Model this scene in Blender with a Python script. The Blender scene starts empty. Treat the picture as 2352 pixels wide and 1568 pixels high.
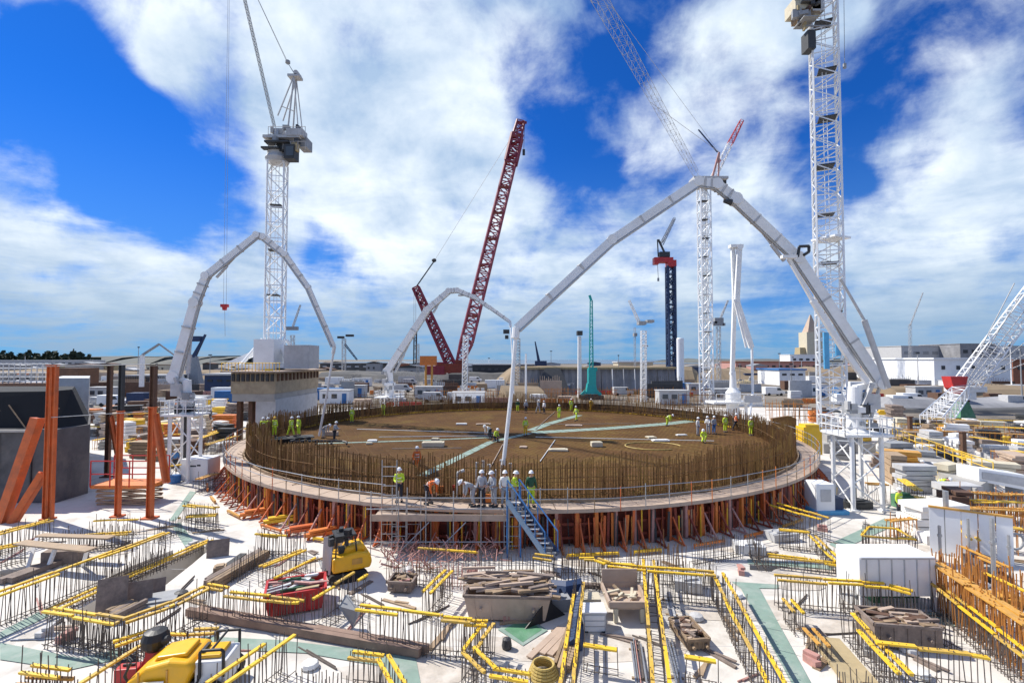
import bpy, bmesh, math, random
from mathutils import Vector as Vec, Matrix, noise
from mathutils.geometry import tessellate_polygon
R = math.radians
random.seed(11)
S = bpy.context.scene
C = S.collection

# ------------------------------------------------------------------ camera
F = 1130.0; CX = 1176.0; CY = 784.0; HOR = 825.0; CH = 9.0     # photo measured at 2352 x 1568
PITCH = math.atan((HOR - CY) / F)
cd = bpy.data.cameras.new('camera'); cam = bpy.data.objects.new('camera', cd); C.objects.link(cam)
cam.location = (0, 0, CH); cam.rotation_euler = (R(90) + PITCH, 0, 0)
cd.sensor_width = 36; cd.lens = 36 * F / 2352; cd.clip_start = .1; cd.clip_end = 20000
S.camera = cam
S.render.resolution_x = 1024; S.render.resolution_y = 682
S.view_settings.view_transform = 'Standard'; S.view_settings.look = 'None'
S.view_settings.exposure = 0.85; S.view_settings.gamma = 1

def ray(x, y):
    c = (x - CX) / F; t = -(y - CY) / F
    cp, sp = math.cos(PITCH), math.sin(PITCH)
    return Vec((c, cp - t * sp, sp + t * cp))
def G(x, y, z=0.0):                                   # where a pixel's ray meets the level z
    d = ray(x, y); k = (z - CH) / d.z
    return Vec((d.x * k, d.y * k, z))
def V(x, y, Y):                                       # where a pixel's ray reaches the distance Y
    d = ray(x, y); k = Y / d.y
    return Vec((d.x * k, Y, CH + d.z * k))

# ------------------------------------------------------------------ world and sun
SUN_EL, SUN_AZ = R(47), R(-63)                        # azimuth from +Y towards +X
W = bpy.data.worlds.new('World'); S.world = W; W.use_nodes = True
nt = W.node_tree; nt.nodes.clear()
def N(t, tree=None, **k):
    n = (tree or nt).nodes.new(t)
    for a, b in k.items():
        if a == 'op': n.operation = b
        else: setattr(n, a, b)
    return n
def L(a, b): nt.links.new(a, b)
sky = N('ShaderNodeTexSky'); sky.sky_type = 'NISHITA'; sky.sun_disc = False
sky.sun_elevation = SUN_EL; sky.sun_rotation = SUN_AZ; sky.altitude = 1500; sky.air_density = 1.0; sky.dust_density = .3; sky.ozone_density = 3.0
tint = N('ShaderNodeMix', data_type='RGBA', blend_type='MULTIPLY'); tint.inputs[0].default_value = 1
L(sky.outputs[0], tint.inputs[6]); tint.inputs[7].default_value = (.06, .34, .80, 1)
tc = N('ShaderNodeTexCoord'); nrm = N('ShaderNodeVectorMath', op='NORMALIZE'); L(tc.outputs['Generated'], nrm.inputs[0])
sep = N('ShaderNodeSeparateXYZ'); L(nrm.outputs[0], sep.inputs[0])
zz = N('ShaderNodeMath', op='ADD'); L(sep.outputs[2], zz.inputs[0]); zz.inputs[1].default_value = .13
zc = N('ShaderNodeMath', op='MAXIMUM'); L(zz.outputs[0], zc.inputs[0]); zc.inputs[1].default_value = .03
px = N('ShaderNodeMath', op='DIVIDE'); L(sep.outputs[0], px.inputs[0]); L(zc.outputs[0], px.inputs[1])
py = N('ShaderNodeMath', op='DIVIDE'); L(sep.outputs[1], py.inputs[0]); L(zc.outputs[0], py.inputs[1])
pl = N('ShaderNodeCombineXYZ'); L(px.outputs[0], pl.inputs[0]); L(py.outputs[0], pl.inputs[1])
def wnoise(sc, det, rough, dist, off=0, vec=None):
    n = N('ShaderNodeTexNoise'); n.inputs['Scale'].default_value = sc; n.inputs['Detail'].default_value = det
    n.inputs['Roughness'].default_value = rough; n.inputs['Distortion'].default_value = dist
    m = N('ShaderNodeVectorMath', op='ADD'); m.inputs[1].default_value = (off, off * .7, off); L(vec or pl.outputs[0], m.inputs[0]); L(m.outputs[0], n.inputs['Vector'])
    return n.outputs[0]
def math2(op, a, b):
    n = N('ShaderNodeMath', op=op)
    for i, q in enumerate((a, b)):
        if isinstance(q, (int, float)): n.inputs[i].default_value = q
        else: L(q, n.inputs[i])
    return n.outputs[0]
dens = math2('MULTIPLY', math2('SUBTRACT', wnoise(1.5, 8, .55, .3, 3.1), .5), 2.6)
dens = math2('ADD', dens, math2('MULTIPLY', math2('SUBTRACT', wnoise(6.0, 10, .66, .3, 9.3), .5), .9))
dens = math2('ADD', dens, math2('MULTIPLY', math2('SUBTRACT', wnoise(7.5, 12, .6, .35, 5.7, nrm.outputs[0]), .5), 2.6))
low = N('ShaderNodeMapRange', interpolation_type='SMOOTHSTEP'); L(sep.outputs[2], low.inputs[0]); low.inputs[1].default_value = .3; low.inputs[2].default_value = .02; low.inputs[4].default_value = .28
dens = math2('ADD', dens, low.outputs[0])
blobs = [  # the weather: where banks of cloud and clear gaps stand, as directions
 (900,120,260,.75),(640,150,150,.65),(1130,130,200,.6),(800,400,210,.8),(1010,460,230,.8),(700,300,140,.6),(1200,640,180,.4),(420,160,90,.45),
 (1000,300,160,.7),(150,600,260,.6),(430,640,200,.5),(0,520,160,.45),(1480,280,130,.65),(1660,130,180,.75),(1790,60,120,.5),(1720,470,180,.35),(2160,330,170,.7),
 (2290,430,220,.7),(2240,160,110,.25),(1990,540,150,.5),(2100,700,240,.4),(1950,60,60,.6),(1380,600,150,.3),(800,700,240,.25),(1600,650,200,.3),
 (140,280,260,-1.3),(330,440,150,-1.2),(150,80,130,-.5),(470,480,130,-.9),(560,30,60,-.1),(1210,200,90,-.35),(1330,430,110,-.45),(1490,90,110,-.35),(1390,190,100,-.45),(60,380,90,.35),(330,90,110,.8),(430,60,80,.7),(380,150,80,.4),
 (1040,30,90,-.5),(2040,230,130,-.6),(2060,60,110,-.3),(1870,350,110,-.45),(1960,420,60,-.4),(1450,420,90,-.4),(2330,560,70,-.5),(760,555,70,-.5),(760,600,70,-.4),(1270,330,90,-.5),(1330,540,80,-.4),(2300,20,120,-.3)]
for (bx, by, br, w) in blobs:
    d = ray(bx, by).normalized(); e = ray(bx + br * 1.25, by).normalized()
    dn = N('ShaderNodeVectorMath', op='DOT_PRODUCT'); L(nrm.outputs[0], dn.inputs[0]); dn.inputs[1].default_value = d
    mr = N('ShaderNodeMapRange', interpolation_type='SMOOTHSTEP'); L(dn.outputs['Value'], mr.inputs[0])
    mr.inputs[1].default_value = d.dot(e); mr.inputs[2].default_value = 1; mr.inputs[3].default_value = 0; mr.inputs[4].default_value = w
    dens = math2('ADD', dens, mr.outputs[0])
cov = N('ShaderNodeMapRange', interpolation_type='SMOOTHSTEP'); L(dens, cov.inputs[0])
cov.inputs[1].default_value = -.55; cov.inputs[2].default_value = .95
cr = N('ShaderNodeMapRange'); L(math2('MULTIPLY', math2('ADD', wnoise(2.2, 7, .55, .3, 21), wnoise(5, 8, .6, .2, 2, nrm.outputs[0])), .5), cr.inputs[0]); cr.inputs[1].default_value = .38; cr.inputs[2].default_value = .6
cc = N('ShaderNodeMix', data_type='RGBA'); L(cr.outputs[0], cc.inputs[0]); cc.inputs[6].default_value = (2.4, 3.3, 4.6, 1); cc.inputs[7].default_value = (5.5, 6.0, 6.4, 1)
# low clouds seen edge-on are greyer blue
hz = N('ShaderNodeMapRange', interpolation_type='SMOOTHSTEP'); L(sep.outputs[2], hz.inputs[0]); hz.inputs[1].default_value = .0; hz.inputs[2].default_value = .22
cl = N('ShaderNodeMix', data_type='RGBA'); L(hz.outputs[0], cl.inputs[0]); cl.inputs[6].default_value = (1.7, 2.6, 3.7, 1); L(cc.outputs[2], cl.inputs[7])
hb = N('ShaderNodeMapRange', interpolation_type='SMOOTHSTEP'); L(sep.outputs[2], hb.inputs[0]); hb.inputs[1].default_value = .42; hb.inputs[2].default_value = .0
sk = N('ShaderNodeMix', data_type='RGBA'); L(math2('MULTIPLY', hb.outputs[0], .6), sk.inputs[0]); L(tint.outputs[2], sk.inputs[6]); sk.inputs[7].default_value = (.95, 2.0, 3.4, 1)
mx = N('ShaderNodeMix', data_type='RGBA'); L(cov.outputs[0], mx.inputs[0]); L(sk.outputs[2], mx.inputs[6]); L(cl.outputs[2], mx.inputs[7])
bg = N('ShaderNodeBackground'); bg.inputs[1].default_value = .1; L(mx.outputs[2], bg.inputs[0])
wo = N('ShaderNodeOutputWorld'); L(bg.outputs[0], wo.inputs[0])
sd = bpy.data.lights.new('sun', 'SUN'); sd.energy = 3.3; sd.angle = R(.5); sd.color = (1, .95, .86)
sun = bpy.data.objects.new('sun', sd); C.objects.link(sun)
sdir = Vec((math.sin(SUN_AZ) * math.cos(SUN_EL), math.cos(SUN_AZ) * math.cos(SUN_EL), math.sin(SUN_EL)))
sun.rotation_euler = sdir.to_track_quat('Z', 'Y').to_euler(); sun.location = (-60, 20, 120)

# ------------------------------------------------------------------ materials
MATS = {}
def mat(key, col, rough=.6, metal=0, var=.22, sc=2.0, bump=.15, dirt=None, amt=.35, dsc=.8):
    m = bpy.data.materials.new(key); m.use_nodes = True; t = m.node_tree; t.nodes.clear()
    def n(ty, **k):
        q = t.nodes.new(ty)
        for a, b in k.items(): setattr(q, a, b)
        return q
    out = n('ShaderNodeOutputMaterial'); b = n('ShaderNodeBsdfPrincipled'); t.links.new(b.outputs[0], out.inputs[0])
    tcn = n('ShaderNodeTexCoord'); nz = n('ShaderNodeTexNoise'); nz.inputs['Scale'].default_value = sc; nz.inputs['Detail'].default_value = 8; nz.inputs['Roughness'].default_value = .65
    t.links.new(tcn.outputs['Object'], nz.inputs['Vector'])
    mr = n('ShaderNodeMapRange'); t.links.new(nz.outputs[0], mr.inputs[0]); mr.inputs[1].default_value = .3; mr.inputs[2].default_value = .7
    mr.inputs[3].default_value = 1 - var; mr.inputs[4].default_value = 1 + var * .5
    mm = n('ShaderNodeMix', data_type='RGBA', blend_type='MULTIPLY'); mm.inputs[0].default_value = 1
    mm.inputs[6].default_value = (*col, 1); t.links.new(mr.outputs[0], mm.inputs[7]); last = mm.outputs[2]
    if dirt:
        n2 = n('ShaderNodeTexNoise'); n2.inputs['Scale'].default_value = dsc; n2.inputs['Detail'].default_value = 10; n2.inputs['Roughness'].default_value = .7; n2.inputs['Distortion'].default_value = .4
        t.links.new(tcn.outputs['Object'], n2.inputs['Vector'])
        r2 = n('ShaderNodeMapRange'); t.links.new(n2.outputs[0], r2.inputs[0]); r2.inputs[1].default_value = .48; r2.inputs[2].default_value = .68; r2.inputs[4].default_value = amt
        dm = n('ShaderNodeMix', data_type='RGBA'); t.links.new(r2.outputs[0], dm.inputs[0]); t.links.new(last, dm.inputs[6]); dm.inputs[7].default_value = (*dirt, 1); last = dm.outputs[2]
    t.links.new(last, b.inputs['Base Color']); b.inputs['Metallic'].default_value = metal
    rr = n('ShaderNodeMapRange'); t.links.new(nz.outputs[0], rr.inputs[0]); rr.inputs[3].default_value = max(0, rough - .12); rr.inputs[4].default_value = min(1, rough + .12)
    t.links.new(rr.outputs[0], b.inputs['Roughness'])
    if bump:
        bp = n('ShaderNodeBump'); bp.inputs['Strength'].default_value = bump; bp.inputs['Distance'].default_value = .02; t.links.new(nz.outputs[0], bp.inputs['Height']); t.links.new(bp.outputs[0], b.inputs['Normal'])
    MATS[key] = m; return m
mat('slab', (.70, .66, .60), .85, var=.16, sc=.5, bump=.1, dirt=(.33, .29, .24), amt=.6, dsc=.45)
mat('stain', (.56, .50, .43), .9, var=.25, sc=2.5, bump=.05, dirt=(.66, .62, .56), amt=.9, dsc=1.2)
mat('ground', (.19, .16, .125), .95, var=.4, sc=.03, bump=.3, dirt=(.36, .32, .27), amt=.8, dsc=.03)
mat('bank_tan', (.27, .20, .125), .95, var=.35, sc=.08, dirt=(.2, .16, .1), amt=.6, dsc=.05)
mat('hill', (.13, .14, .13), .95, var=.3, sc=.01, bump=0, dirt=(.2, .18, .13), amt=.5, dsc=.006)
mat('bank_dark', (.10, .10, .10), .9, var=.4, sc=.2, dirt=(.2, .18, .15), amt=.5, dsc=.1)
mat('bank_grey', (.30, .30, .31), .9, var=.3, sc=.25, dirt=(.16, .16, .17), amt=.6, dsc=.08)
mat('sea', (.05, .10, .16), .25, var=.1, sc=.01, bump=.1)
mat('wood_far', (.025, .04, .022), .95, var=.4, sc=.05, bump=0)
mat('green_paint', (.24, .34, .285), .8, var=.2, sc=1.5, bump=.05, dirt=(.45, .47, .43), amt=.5, dsc=1.1)
mat('green_deep', (.10, .26, .14), .8, var=.25, sc=2, bump=.05, dirt=(.3, .4, .33), amt=.4)
mat('white', (.84, .84, .83), .45, var=.08, sc=1, bump=.03, dirt=(.55, .52, .47), amt=.3, dsc=.9)
mat('white_clean', (.86, .87, .87), .45, var=.05, sc=1, bump=.02, dirt=(.6, .6, .6), amt=.25)
mat('grey', (.32, .33, .34), .6, var=.2, dirt=(.2, .18, .16))
mat('galv', (.45, .46, .47), .45, .6, var=.2, sc=5)
mat('lgrey', (.52, .52, .52), .7, var=.15, dirt=(.3, .28, .26))
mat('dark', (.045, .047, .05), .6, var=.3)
mat('black', (.02, .02, .022), .5, var=.3)
mat('yellow', (.90, .56, .03), .5, var=.12, sc=3, bump=.05, dirt=(.55, .38, .10), amt=.35, dsc=2)
mat('yellow_worn', (.70, .44, .06), .6, var=.3, sc=4, bump=.1, dirt=(.40, .30, .16), amt=.7, dsc=3)
mat('machine_yellow', (.92, .47, .01), .35, var=.08, sc=2, bump=.02, dirt=(.6, .35, .06), amt=.3, dsc=1.5)
mat('crane_pink', (.33, .06, .09), .5, var=.2, dirt=(.50, .22, .25), amt=.5)
mat('amber', (.66, .34, .06), .5, var=.2, sc=3, bump=.05, dirt=(.35, .2, .08), amt=.4, dsc=2)
mat('orange', (.66, .145, .035), .55, var=.22, sc=2, dirt=(.25, .09, .05), amt=.5, dsc=1.2)
mat('orange_b', (.74, .22, .04), .55, var=.2, sc=2, dirt=(.3, .12, .06), amt=.4, dsc=1.2)
mat('deepred', (.27, .05, .026), .65, var=.35, sc=2, dirt=(.08, .03, .02), amt=.6, dsc=1)
mat('red', (.55, .03, .03), .45, var=.15, dirt=(.25, .06, .05), amt=.4, dsc=1.5)
mat('magenta', (.24, .022, .045), .5, var=.2, dirt=(.35, .12, .14), amt=.5)
mat('rust', (.165, .082, .026), .95, var=.4, sc=4, dirt=(.28, .18, .04), amt=.7, dsc=.5)
mat('rust_or', (.50, .20, .04), .8, var=.3, sc=4, dirt=(.5, .3, .06), amt=.6, dsc=.7)
mat('rebar', (.14, .115, .10), .7, .3, var=.3, sc=6)
mat('rustcol', (.13, .07, .045), .8, var=.35, sc=2, dirt=(.2, .1, .05))
mat('ply', (.42, .30, .19), .75, var=.2, sc=3, dirt=(.22, .17, .12), amt=.5, dsc=1)
mat('pinkply', (.50, .38, .29), .75, var=.15, sc=2, dirt=(.3, .22, .17), amt=.4, dsc=.6)
mat('timber', (.33, .23, .14), .8, var=.35, sc=5, dirt=(.13, .10, .08), amt=.6, dsc=2)
mat('beam_brown', (.30, .20, .15), .8, var=.25, sc=3, dirt=(.16, .10, .08), amt=.6, dsc=1)
mat('oldwood', (.27, .21, .175), .85, var=.4, sc=4, dirt=(.12, .09, .075), amt=.6, dsc=2)
mat('concrete', (.40, .385, .36), .85, var=.18, sc=1, dirt=(.2, .19, .17), amt=.5, dsc=.4)
mat('darkconc', (.10, .10, .105), .9, var=.4, sc=.8, dirt=(.22, .20, .18), amt=.6, dsc=.35)
mat('tarp', (.010, .011, .013), .95, var=.4, sc=1.2, bump=.5)
mat('navy', (.025, .05, .12), .55, var=.3, sc=2)
mat('blue', (.04, .17, .42), .5, var=.2)
mat('bluegrey', (.16, .24, .34), .5, var=.2)
mat('taupe', (.42, .34, .23), .85, var=.25, sc=1.5, dirt=(.2,.16,.12), amt=.6, dsc=.7)
mat('skyblue', (.10, .40, .68), .5, var=.2)
mat('teal', (.01, .34, .33), .5, var=.2)
mat('glass', (.05, .07, .09), .1, var=.1, bump=0)
mat('hivis', (.62, .80, .04), .7, var=.1, sc=6)
mat('hiorange', (.80, .16, .02), .7, var=.1, sc=6)
mat('grecloth', (.40, .42, .45), .8, var=.2, sc=6)
mat('greencloth', (.03, .10, .05), .8, var=.2, sc=6)
mat('trouser', (.03, .035, .05), .85, var=.2, sc=6)
mat('skin', (.50, .28, .20), .6, var=.05, bump=0)
mat('rubber', (.02, .02, .02), .8, var=.2)
mat('tape', (.85, .84, .80), .5, var=.1)
mat('hose', (.55, .40, .12), .6, var=.2)
mat('pink', (.52, .28, .24), .8, var=.3, sc=3)
mat('brick', (.30, .12, .07), .85, var=.3, sc=1)
mat('cream', (.62, .56, .42), .8, var=.1, dirt=(.4, .3, .2))
mat('sand', (.44, .35, .2), .9, var=.2, sc=2)
# the top mat of reinforcement over the wet pour
m = mat('pour', (.12, .06, .024), .95, var=.35, sc=.35, bump=.2, dirt=(.18, .115, .03), amt=.8, dsc=.2)
m.node_tree.nodes['Principled BSDF'].inputs['Specular IOR Level'].default_value = .12
t = m.node_tree; b = [q for q in t.nodes if q.type == 'BSDF_PRINCIPLED'][0]
src = b.inputs['Base Color'].links[0].from_socket; tcn = [q for q in t.nodes if q.type == 'TEX_COORD'][0]; last = src
for k in range(2):
    wv = t.nodes.new('ShaderNodeTexWave'); wv.bands_direction = 'XY'[k]; wv.inputs['Scale'].default_value = .8; wv.inputs['Distortion'].default_value = .15; wv.inputs['Detail'].default_value = 1
    mp = t.nodes.new('ShaderNodeMapping'); mp.inputs['Rotation'].default_value = (0, 0, R(24)); t.links.new(tcn.outputs['Object'], mp.inputs[0]); t.links.new(mp.outputs[0], wv.inputs[0])
    r = t.nodes.new('ShaderNodeMapRange'); t.links.new(wv.outputs['Fac'], r.inputs[0]); r.inputs[1].default_value = .3; r.inputs[3].default_value = .85; r.inputs[4].default_value = 1.08
    mm = t.nodes.new('ShaderNodeMix'); mm.data_type = 'RGBA'; mm.blend_type = 'MULTIPLY'; mm.inputs[0].default_value = 1; t.links.new(last, mm.inputs[6]); t.links.new(r.outputs[0], mm.inputs[7]); last = mm.outputs[2]
t.links.new(last, b.inputs['Base Color'])

# ------------------------------------------------------------------ mesh and object helpers
ORG = {}
class MB:
    def __init__(s): s.v = []; s.f = []
    def hexa(s, p):                                   # 8 corners: bottom loop then top loop
        n = len(s.v); s.v += [tuple(q) for q in p]
        s.f += [(n+3,n+2,n+1,n),(n+4,n+5,n+6,n+7)] + [(n+i, n+(i+1)%4, n+4+(i+1)%4, n+4+i) for i in range(4)]
        return s
    def box(s, c, d, rz=0, top=1.0):
        c = Vec(c); M = Matrix.Rotation(rz, 3, 'Z'); p = []
        for z, k in ((-.5, 1), (.5, top)):
            for a, b in ((-.5,-.5),(.5,-.5),(.5,.5),(-.5,.5)): p.append(c + M @ Vec((a*d[0]*k, b*d[1]*k, z*d[2])))
        return s.hexa(p)
    def bar(s, a, b, w, h=None, w2=None, up=None):
        a = Vec(a); b = Vec(b); h = h or w; ax = b - a
        if ax.length < 1e-6: return s
        u = Vec(up) if up else (Vec((0,0,1)) if abs(ax.normalized().z) < .95 else Vec((0,1,0)))
        x = ax.cross(u).normalized(); y = x.cross(ax).normalized(); p = []; k = (w2 / w) if w2 else 1
        for o, q in ((a, 1), (b, k)):
            for i, j in ((-1,-1),(1,-1),(1,1),(-1,1)): p.append(o + x*(i*w/2*q) + y*(j*h/2*q))
        return s.hexa(p)
    def tube(s, a, b, r, n=8, r2=None, cap=True):
        a = Vec(a); b = Vec(b); ax = b - a
        if ax.length < 1e-6: return s
        u = Vec((0,0,1)) if abs(ax.normalized().z) < .95 else Vec((0,1,0))
        x = ax.cross(u).normalized(); y = x.cross(ax).normalized(); k = len(s.v)
        for o, q in ((a, r), (b, r2 if r2 is not None else r)):
            for i in range(n):
                t = 2*math.pi*i/n; s.v.append(tuple(o + x*(q*math.cos(t)) + y*(q*math.sin(t))))
        s.f += [(k+i, k+(i+1)%n, k+n+(i+1)%n, k+n+i) for i in range(n)]
        if cap: s.f += [tuple(k+i for i in reversed(range(n))), tuple(k+n+i for i in range(n))]
        return s
    def path(s, pts, r, n=6):
        for a, b in zip(pts, pts[1:]): s.tube(a, b, r, n)
        return s
    def lathe(s, c, prof, n=16):
        c = Vec(c); k = len(s.v)
        for r, z in prof:
            for i in range(n):
                t = 2*math.pi*i/n; s.v.append((c.x+r*math.cos(t), c.y+r*math.sin(t), c.z+z))
        for j in range(len(prof)-1):
            for i in range(n): s.f.append((k+j*n+i, k+j*n+(i+1)%n, k+(j+1)*n+(i+1)%n, k+(j+1)*n+i))
        s.f += [tuple(k+i for i in reversed(range(n))), tuple(k+(len(prof)-1)*n+i for i in range(n))]
        return s
    def prism(s, poly, z0, z1):
        n = len(s.v); m_ = len(poly)
        s.v += [(p[0], p[1], z0) for p in poly] + [(p[0], p[1], z1) for p in poly]
        s.f += [tuple(n+i for i in reversed(range(m_))), tuple(n+m_+i for i in range(m_))] + [(n+i, n+(i+1)%m_, n+m_+(i+1)%m_, n+m_+i) for i in range(m_)]
        return s
    def side(s, prof, o, rz, w):                      # profile in the local x-z plane, w thick in y
        M = Matrix.Rotation(rz, 3, 'Z'); o = Vec(o); n = len(s.v); k = len(prof)
        for y in (-w/2, w/2): s.v += [tuple(o + M @ Vec((p[0], y, p[1]))) for p in prof]
        s.f += [tuple(n+i for i in range(k)), tuple(n+k+i for i in reversed(range(k)))] + [(n+(i+1)%k, n+i, n+k+i, n+k+(i+1)%k) for i in range(k)]
        return s
    def lattice(s, a, b, w, bays, r, w2=None, rot=0, up=None, n=4, rd=None, ladder=False):
        a = Vec(a); b = Vec(b); ax = b - a; d = ax.normalized(); w2 = w2 or w; rd = rd or r*.55
        u = Vec(up) if up else (Vec((0,0,1)) if abs(d.z) < .9 else Vec((0,1,0)))
        x = d.cross(u).normalized(); y = x.cross(d).normalized()
        M = Matrix.Rotation(rot, 3, d); x = M @ x; y = M @ y
        def cr(i, t):
            q = (w + (w2-w)*t)/2; sx, sy = ((-1,-1),(1,-1),(1,1),(-1,1))[i % 4]
            return a + ax*t + x*(sx*q) + y*(sy*q)
        for i in range(4): s.tube(cr(i,0), cr(i,1), r, n, r * (w2/w)**.3)
        for k in range(bays):
            t0, t1 = k/bays, (k+1)/bays
            for i in range(4):
                s.tube(cr(i,t0), cr(i+1,t0), rd, 3, cap=False)
                if (k+i) % 2: s.tube(cr(i,t0), cr(i+1,t1), rd, 3, cap=False)
                else: s.tube(cr(i+1,t0), cr(i,t1), rd, 3, cap=False)
        for i in range(4): s.tube(cr(i,1), cr(i+1,1), rd, 3, cap=False)
        return s
    def build(s, name, m, parent=None, smooth=False, **tg):
        vs = s.v
        if parent is not None: o = ORG.get(parent.name, Vec((0,0,0)))
        else:
            xs = [q[0] for q in vs]; ys = [q[1] for q in vs]; o = Vec(((min(xs)+max(xs))/2, (min(ys)+max(ys))/2, min(q[2] for q in vs)))
        me = bpy.data.meshes.new(name); me.from_pydata([(q[0]-o.x, q[1]-o.y, q[2]-o.z) for q in vs], [], s.f)
        me.materials.append(MATS[m] if isinstance(m, str) else m)
        if smooth: me.polygons.foreach_set('use_smooth', [True]*len(me.polygons))
        ob = bpy.data.objects.new(name, me); C.objects.link(ob)
        if parent is not None: ob.parent = parent
        else: ob.location = o
        ORG[ob.name] = o
        for k, v in tg.items(): ob[k] = v
        return ob
def thing(name, label, cat, loc, group=None):
    o = bpy.data.objects.new(name, None); C.objects.link(o); o.location = loc; o.empty_display_size = .2
    o['label'] = label; o['category'] = cat
    if group: o['group'] = group
    ORG[o.name] = Vec(loc); return o
def solo(mb, name, m, label, cat, group=None, smooth=False):
    o = mb.build(name, m, smooth=smooth); o['label'] = label; o['category'] = cat
    if group: o['group'] = group
    return o
def copy_tree(o, parent=None):
    c = o.copy(); C.objects.link(c)
    if parent is not None: c.parent = parent
    for ch in list(KIDS(o)): copy_tree(ch, c)
    return c
def KIDS(o): return [q for q in bpy.data.objects if q.parent == o]
def bevel(o, w=.03, seg=2):
    md = o.modifiers.new('bevel', 'BEVEL'); md.width = w; md.segments = seg; md.limit_method = 'ANGLE'; return o
def struct(mb, name, m): return mb.build(name, m, kind='structure')
PEND = []                                             # things whose labels are settled once all their like stand
def zone(p):
    y = max(p.y, 1); x = CX + p.x / y * F
    for lim, s in ((230, 'beyond the dark concrete block'), (520, 'behind the left pumping boom'), (780, 'around the left tower crane'),
                   (960, 'left of the red lattice crane'), (1110, 'beside the red lattice crane'), (1290, 'left of the teal rig'), (1500, 'by the grey sheet wall'),
                   (1680, 'near the dark blue tower crane'), (1860, 'behind the folded white boom'), (2070, 'behind the right pumping boom')):
        if x < lim: return s
    return 'by the far right buildings'
def pend(o, adj, noun, cat, group=None, z=None): o['category'] = cat; PEND.append((o, adj, noun, z or zone(o.location), group)); return o
ORD = ['leftmost','second','third','fourth','fifth','sixth','seventh','eighth','ninth','tenth','eleventh','twelfth','thirteenth','fourteenth','fifteenth','sixteenth','seventeenth','eighteenth','nineteenth','twentieth']
def settle():
    D = {}
    for q in PEND: D.setdefault((q[1], q[2], q[3]), []).append(q)
    for (adj, noun, z), l in D.items():
        l.sort(key=lambda q: q[0].location.x / max(q[0].location.y, 1))
        for i, q in enumerate(l):
            if len(l) == 1: s = '%s %s %s' % (adj, noun, z)
            else: s = '%s %s %s, %s' % (adj, noun, z, (ORD[i] + (' from left' if i else ' one') if i < len(l)-1 else 'rightmost one'))
            q[0]['label'] = s
            if q[4]: q[0]['group'] = q[4]

# ------------------------------------------------------------------ the ground
def flat(name, m, outer, holes=(), z=0.0, sub=None):
    loops = [[Vec((p[0], p[1], 0)) for p in outer]] + [[Vec((p[0], p[1], 0)) for p in h] for h in holes]
    allp = [p for l in loops for p in l]; tris = tessellate_polygon(loops)
    mb = MB(); mb.v = [(p.x, p.y, z) for p in allp]
    for t_ in tris:
        a, b_, c = (allp[i] for i in t_)
        mb.f.append(tuple(t_) if (b_-a).cross(c-a).z > 0 else (t_[0], t_[2], t_[1]))
    return mb
SL = [(-70, 4), (62, 4), (62, 92), (-70, 92)]
pits = [[(150,1418),(172,1440),(335,1378),(440,1296),(480,1262),(466,1250),(300,1330)],
        [(360,1290),(395,1282),(398,1262),(300,1300),(230,1335),(232,1350)],
        [(1722,1308),(1908,1322),(1908,1310),(1722,1296)],
        [(0,1330),(150,1292),(150,1282),(0,1310)]]
pits = [[G(x, y).to_2d() for x, y in p] for p in pits]
mb = flat('concrete_slab', 'slab', SL, pits)
for p in pits:
    n = len(mb.v); k = len(p); mb.v += [(q.x, q.y, 0) for q in p] + [(q.x, q.y, -1.1) for q in p]
    mb.f += [(n+i, n+(i+1)%k, n+k+(i+1)%k, n+k+i) for i in range(k)] + [tuple(n+k+i for i in range(k))]
struct(mb, 'concrete_slab', 'slab')
big = [(-9000, -300), (9000, -300), (9000, 11000), (-9000, 11000)]
struct(flat('ground', 'ground', big, [SL]), 'ground', 'ground')
mb = MB()
for x0, x1, y0, y1 in ((-560, 2600, 950, 10500),): mb.box(((x0+x1)/2, (y0+y1)/2, .25), (x1-x0, y1-y0, .5))
struct(mb, 'sea', 'sea')
def bank(name, m, x0, x1, Y, h, wd, seed, n=60, rough=.25):   # a long uneven bank of earth
    mb = MB(); a = G(x0, 900).normalized(); k = 0
    xs = [(x0 + (x1-x0)*i/n - CX)/F*Y for i in range(n+1)]
    prof = ((-.5, 0), (-.25, .8), (-.1, 1), (.25, 1.0), (.5, 0))
    for i, x in enumerate(xs):
        e = min(1, min(i, n-i)/4)
        for o, hh in prof:
            z = h*hh*e*(1 + rough*noise.noise(Vec((x*.06, seed, o)))*2)
            mb.v.append((x + wd*.2*noise.noise(Vec((x*.1, seed, o+4))), Y + o*wd, max(z, -.2) if hh else -.3))
    m_ = len(prof)
    for i in range(n):
        for j in range(m_-1): mb.f.append((i*m_+j, (i+1)*m_+j, (i+1)*m_+j+1, i*m_+j+1))
    return struct(mb, name, m)
bank('earth_bank', 'bank_tan', -60, 900, 230, 3.6, 30, 1); bank('earth_bank', 'bank_dark', 150, 720, 165, 2.2, 10, 2)
bank('earth_bank', 'bank_tan', 560, 1250, 330, 3.6, 60, 3); bank('earth_bank', 'bank_tan', 1150, 1620, 190, 6.4, 30, 4, rough=.08)
bank('earth_bank', 'bank_dark', 700, 1260, 210, 3.6, 20, 5); bank('earth_bank', 'bank_tan', 1560, 2450, 240, 4.6, 40, 6)
bank('earth_bank', 'bank_grey', 2000, 2420, 96, 1.5, 10, 7); bank('earth_bank', 'bank_tan', 2000, 2420, 120, 2.6, 14, 8)
bank('earth_bank', 'bank_dark', 2030, 2420, 84, .7, 3, 9); bank('earth_bank', 'bank_tan', 1150, 1240, 112, 2.6, 10, 10)
bank('hill', 'hill', 180, 560, 900, 13, 200, 11); bank('hill', 'hill', -500, 540, 1200, 12, 300, 12); bank('hill', 'hill', 1480, 2900, 1300, 10, 300, 13)

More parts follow.
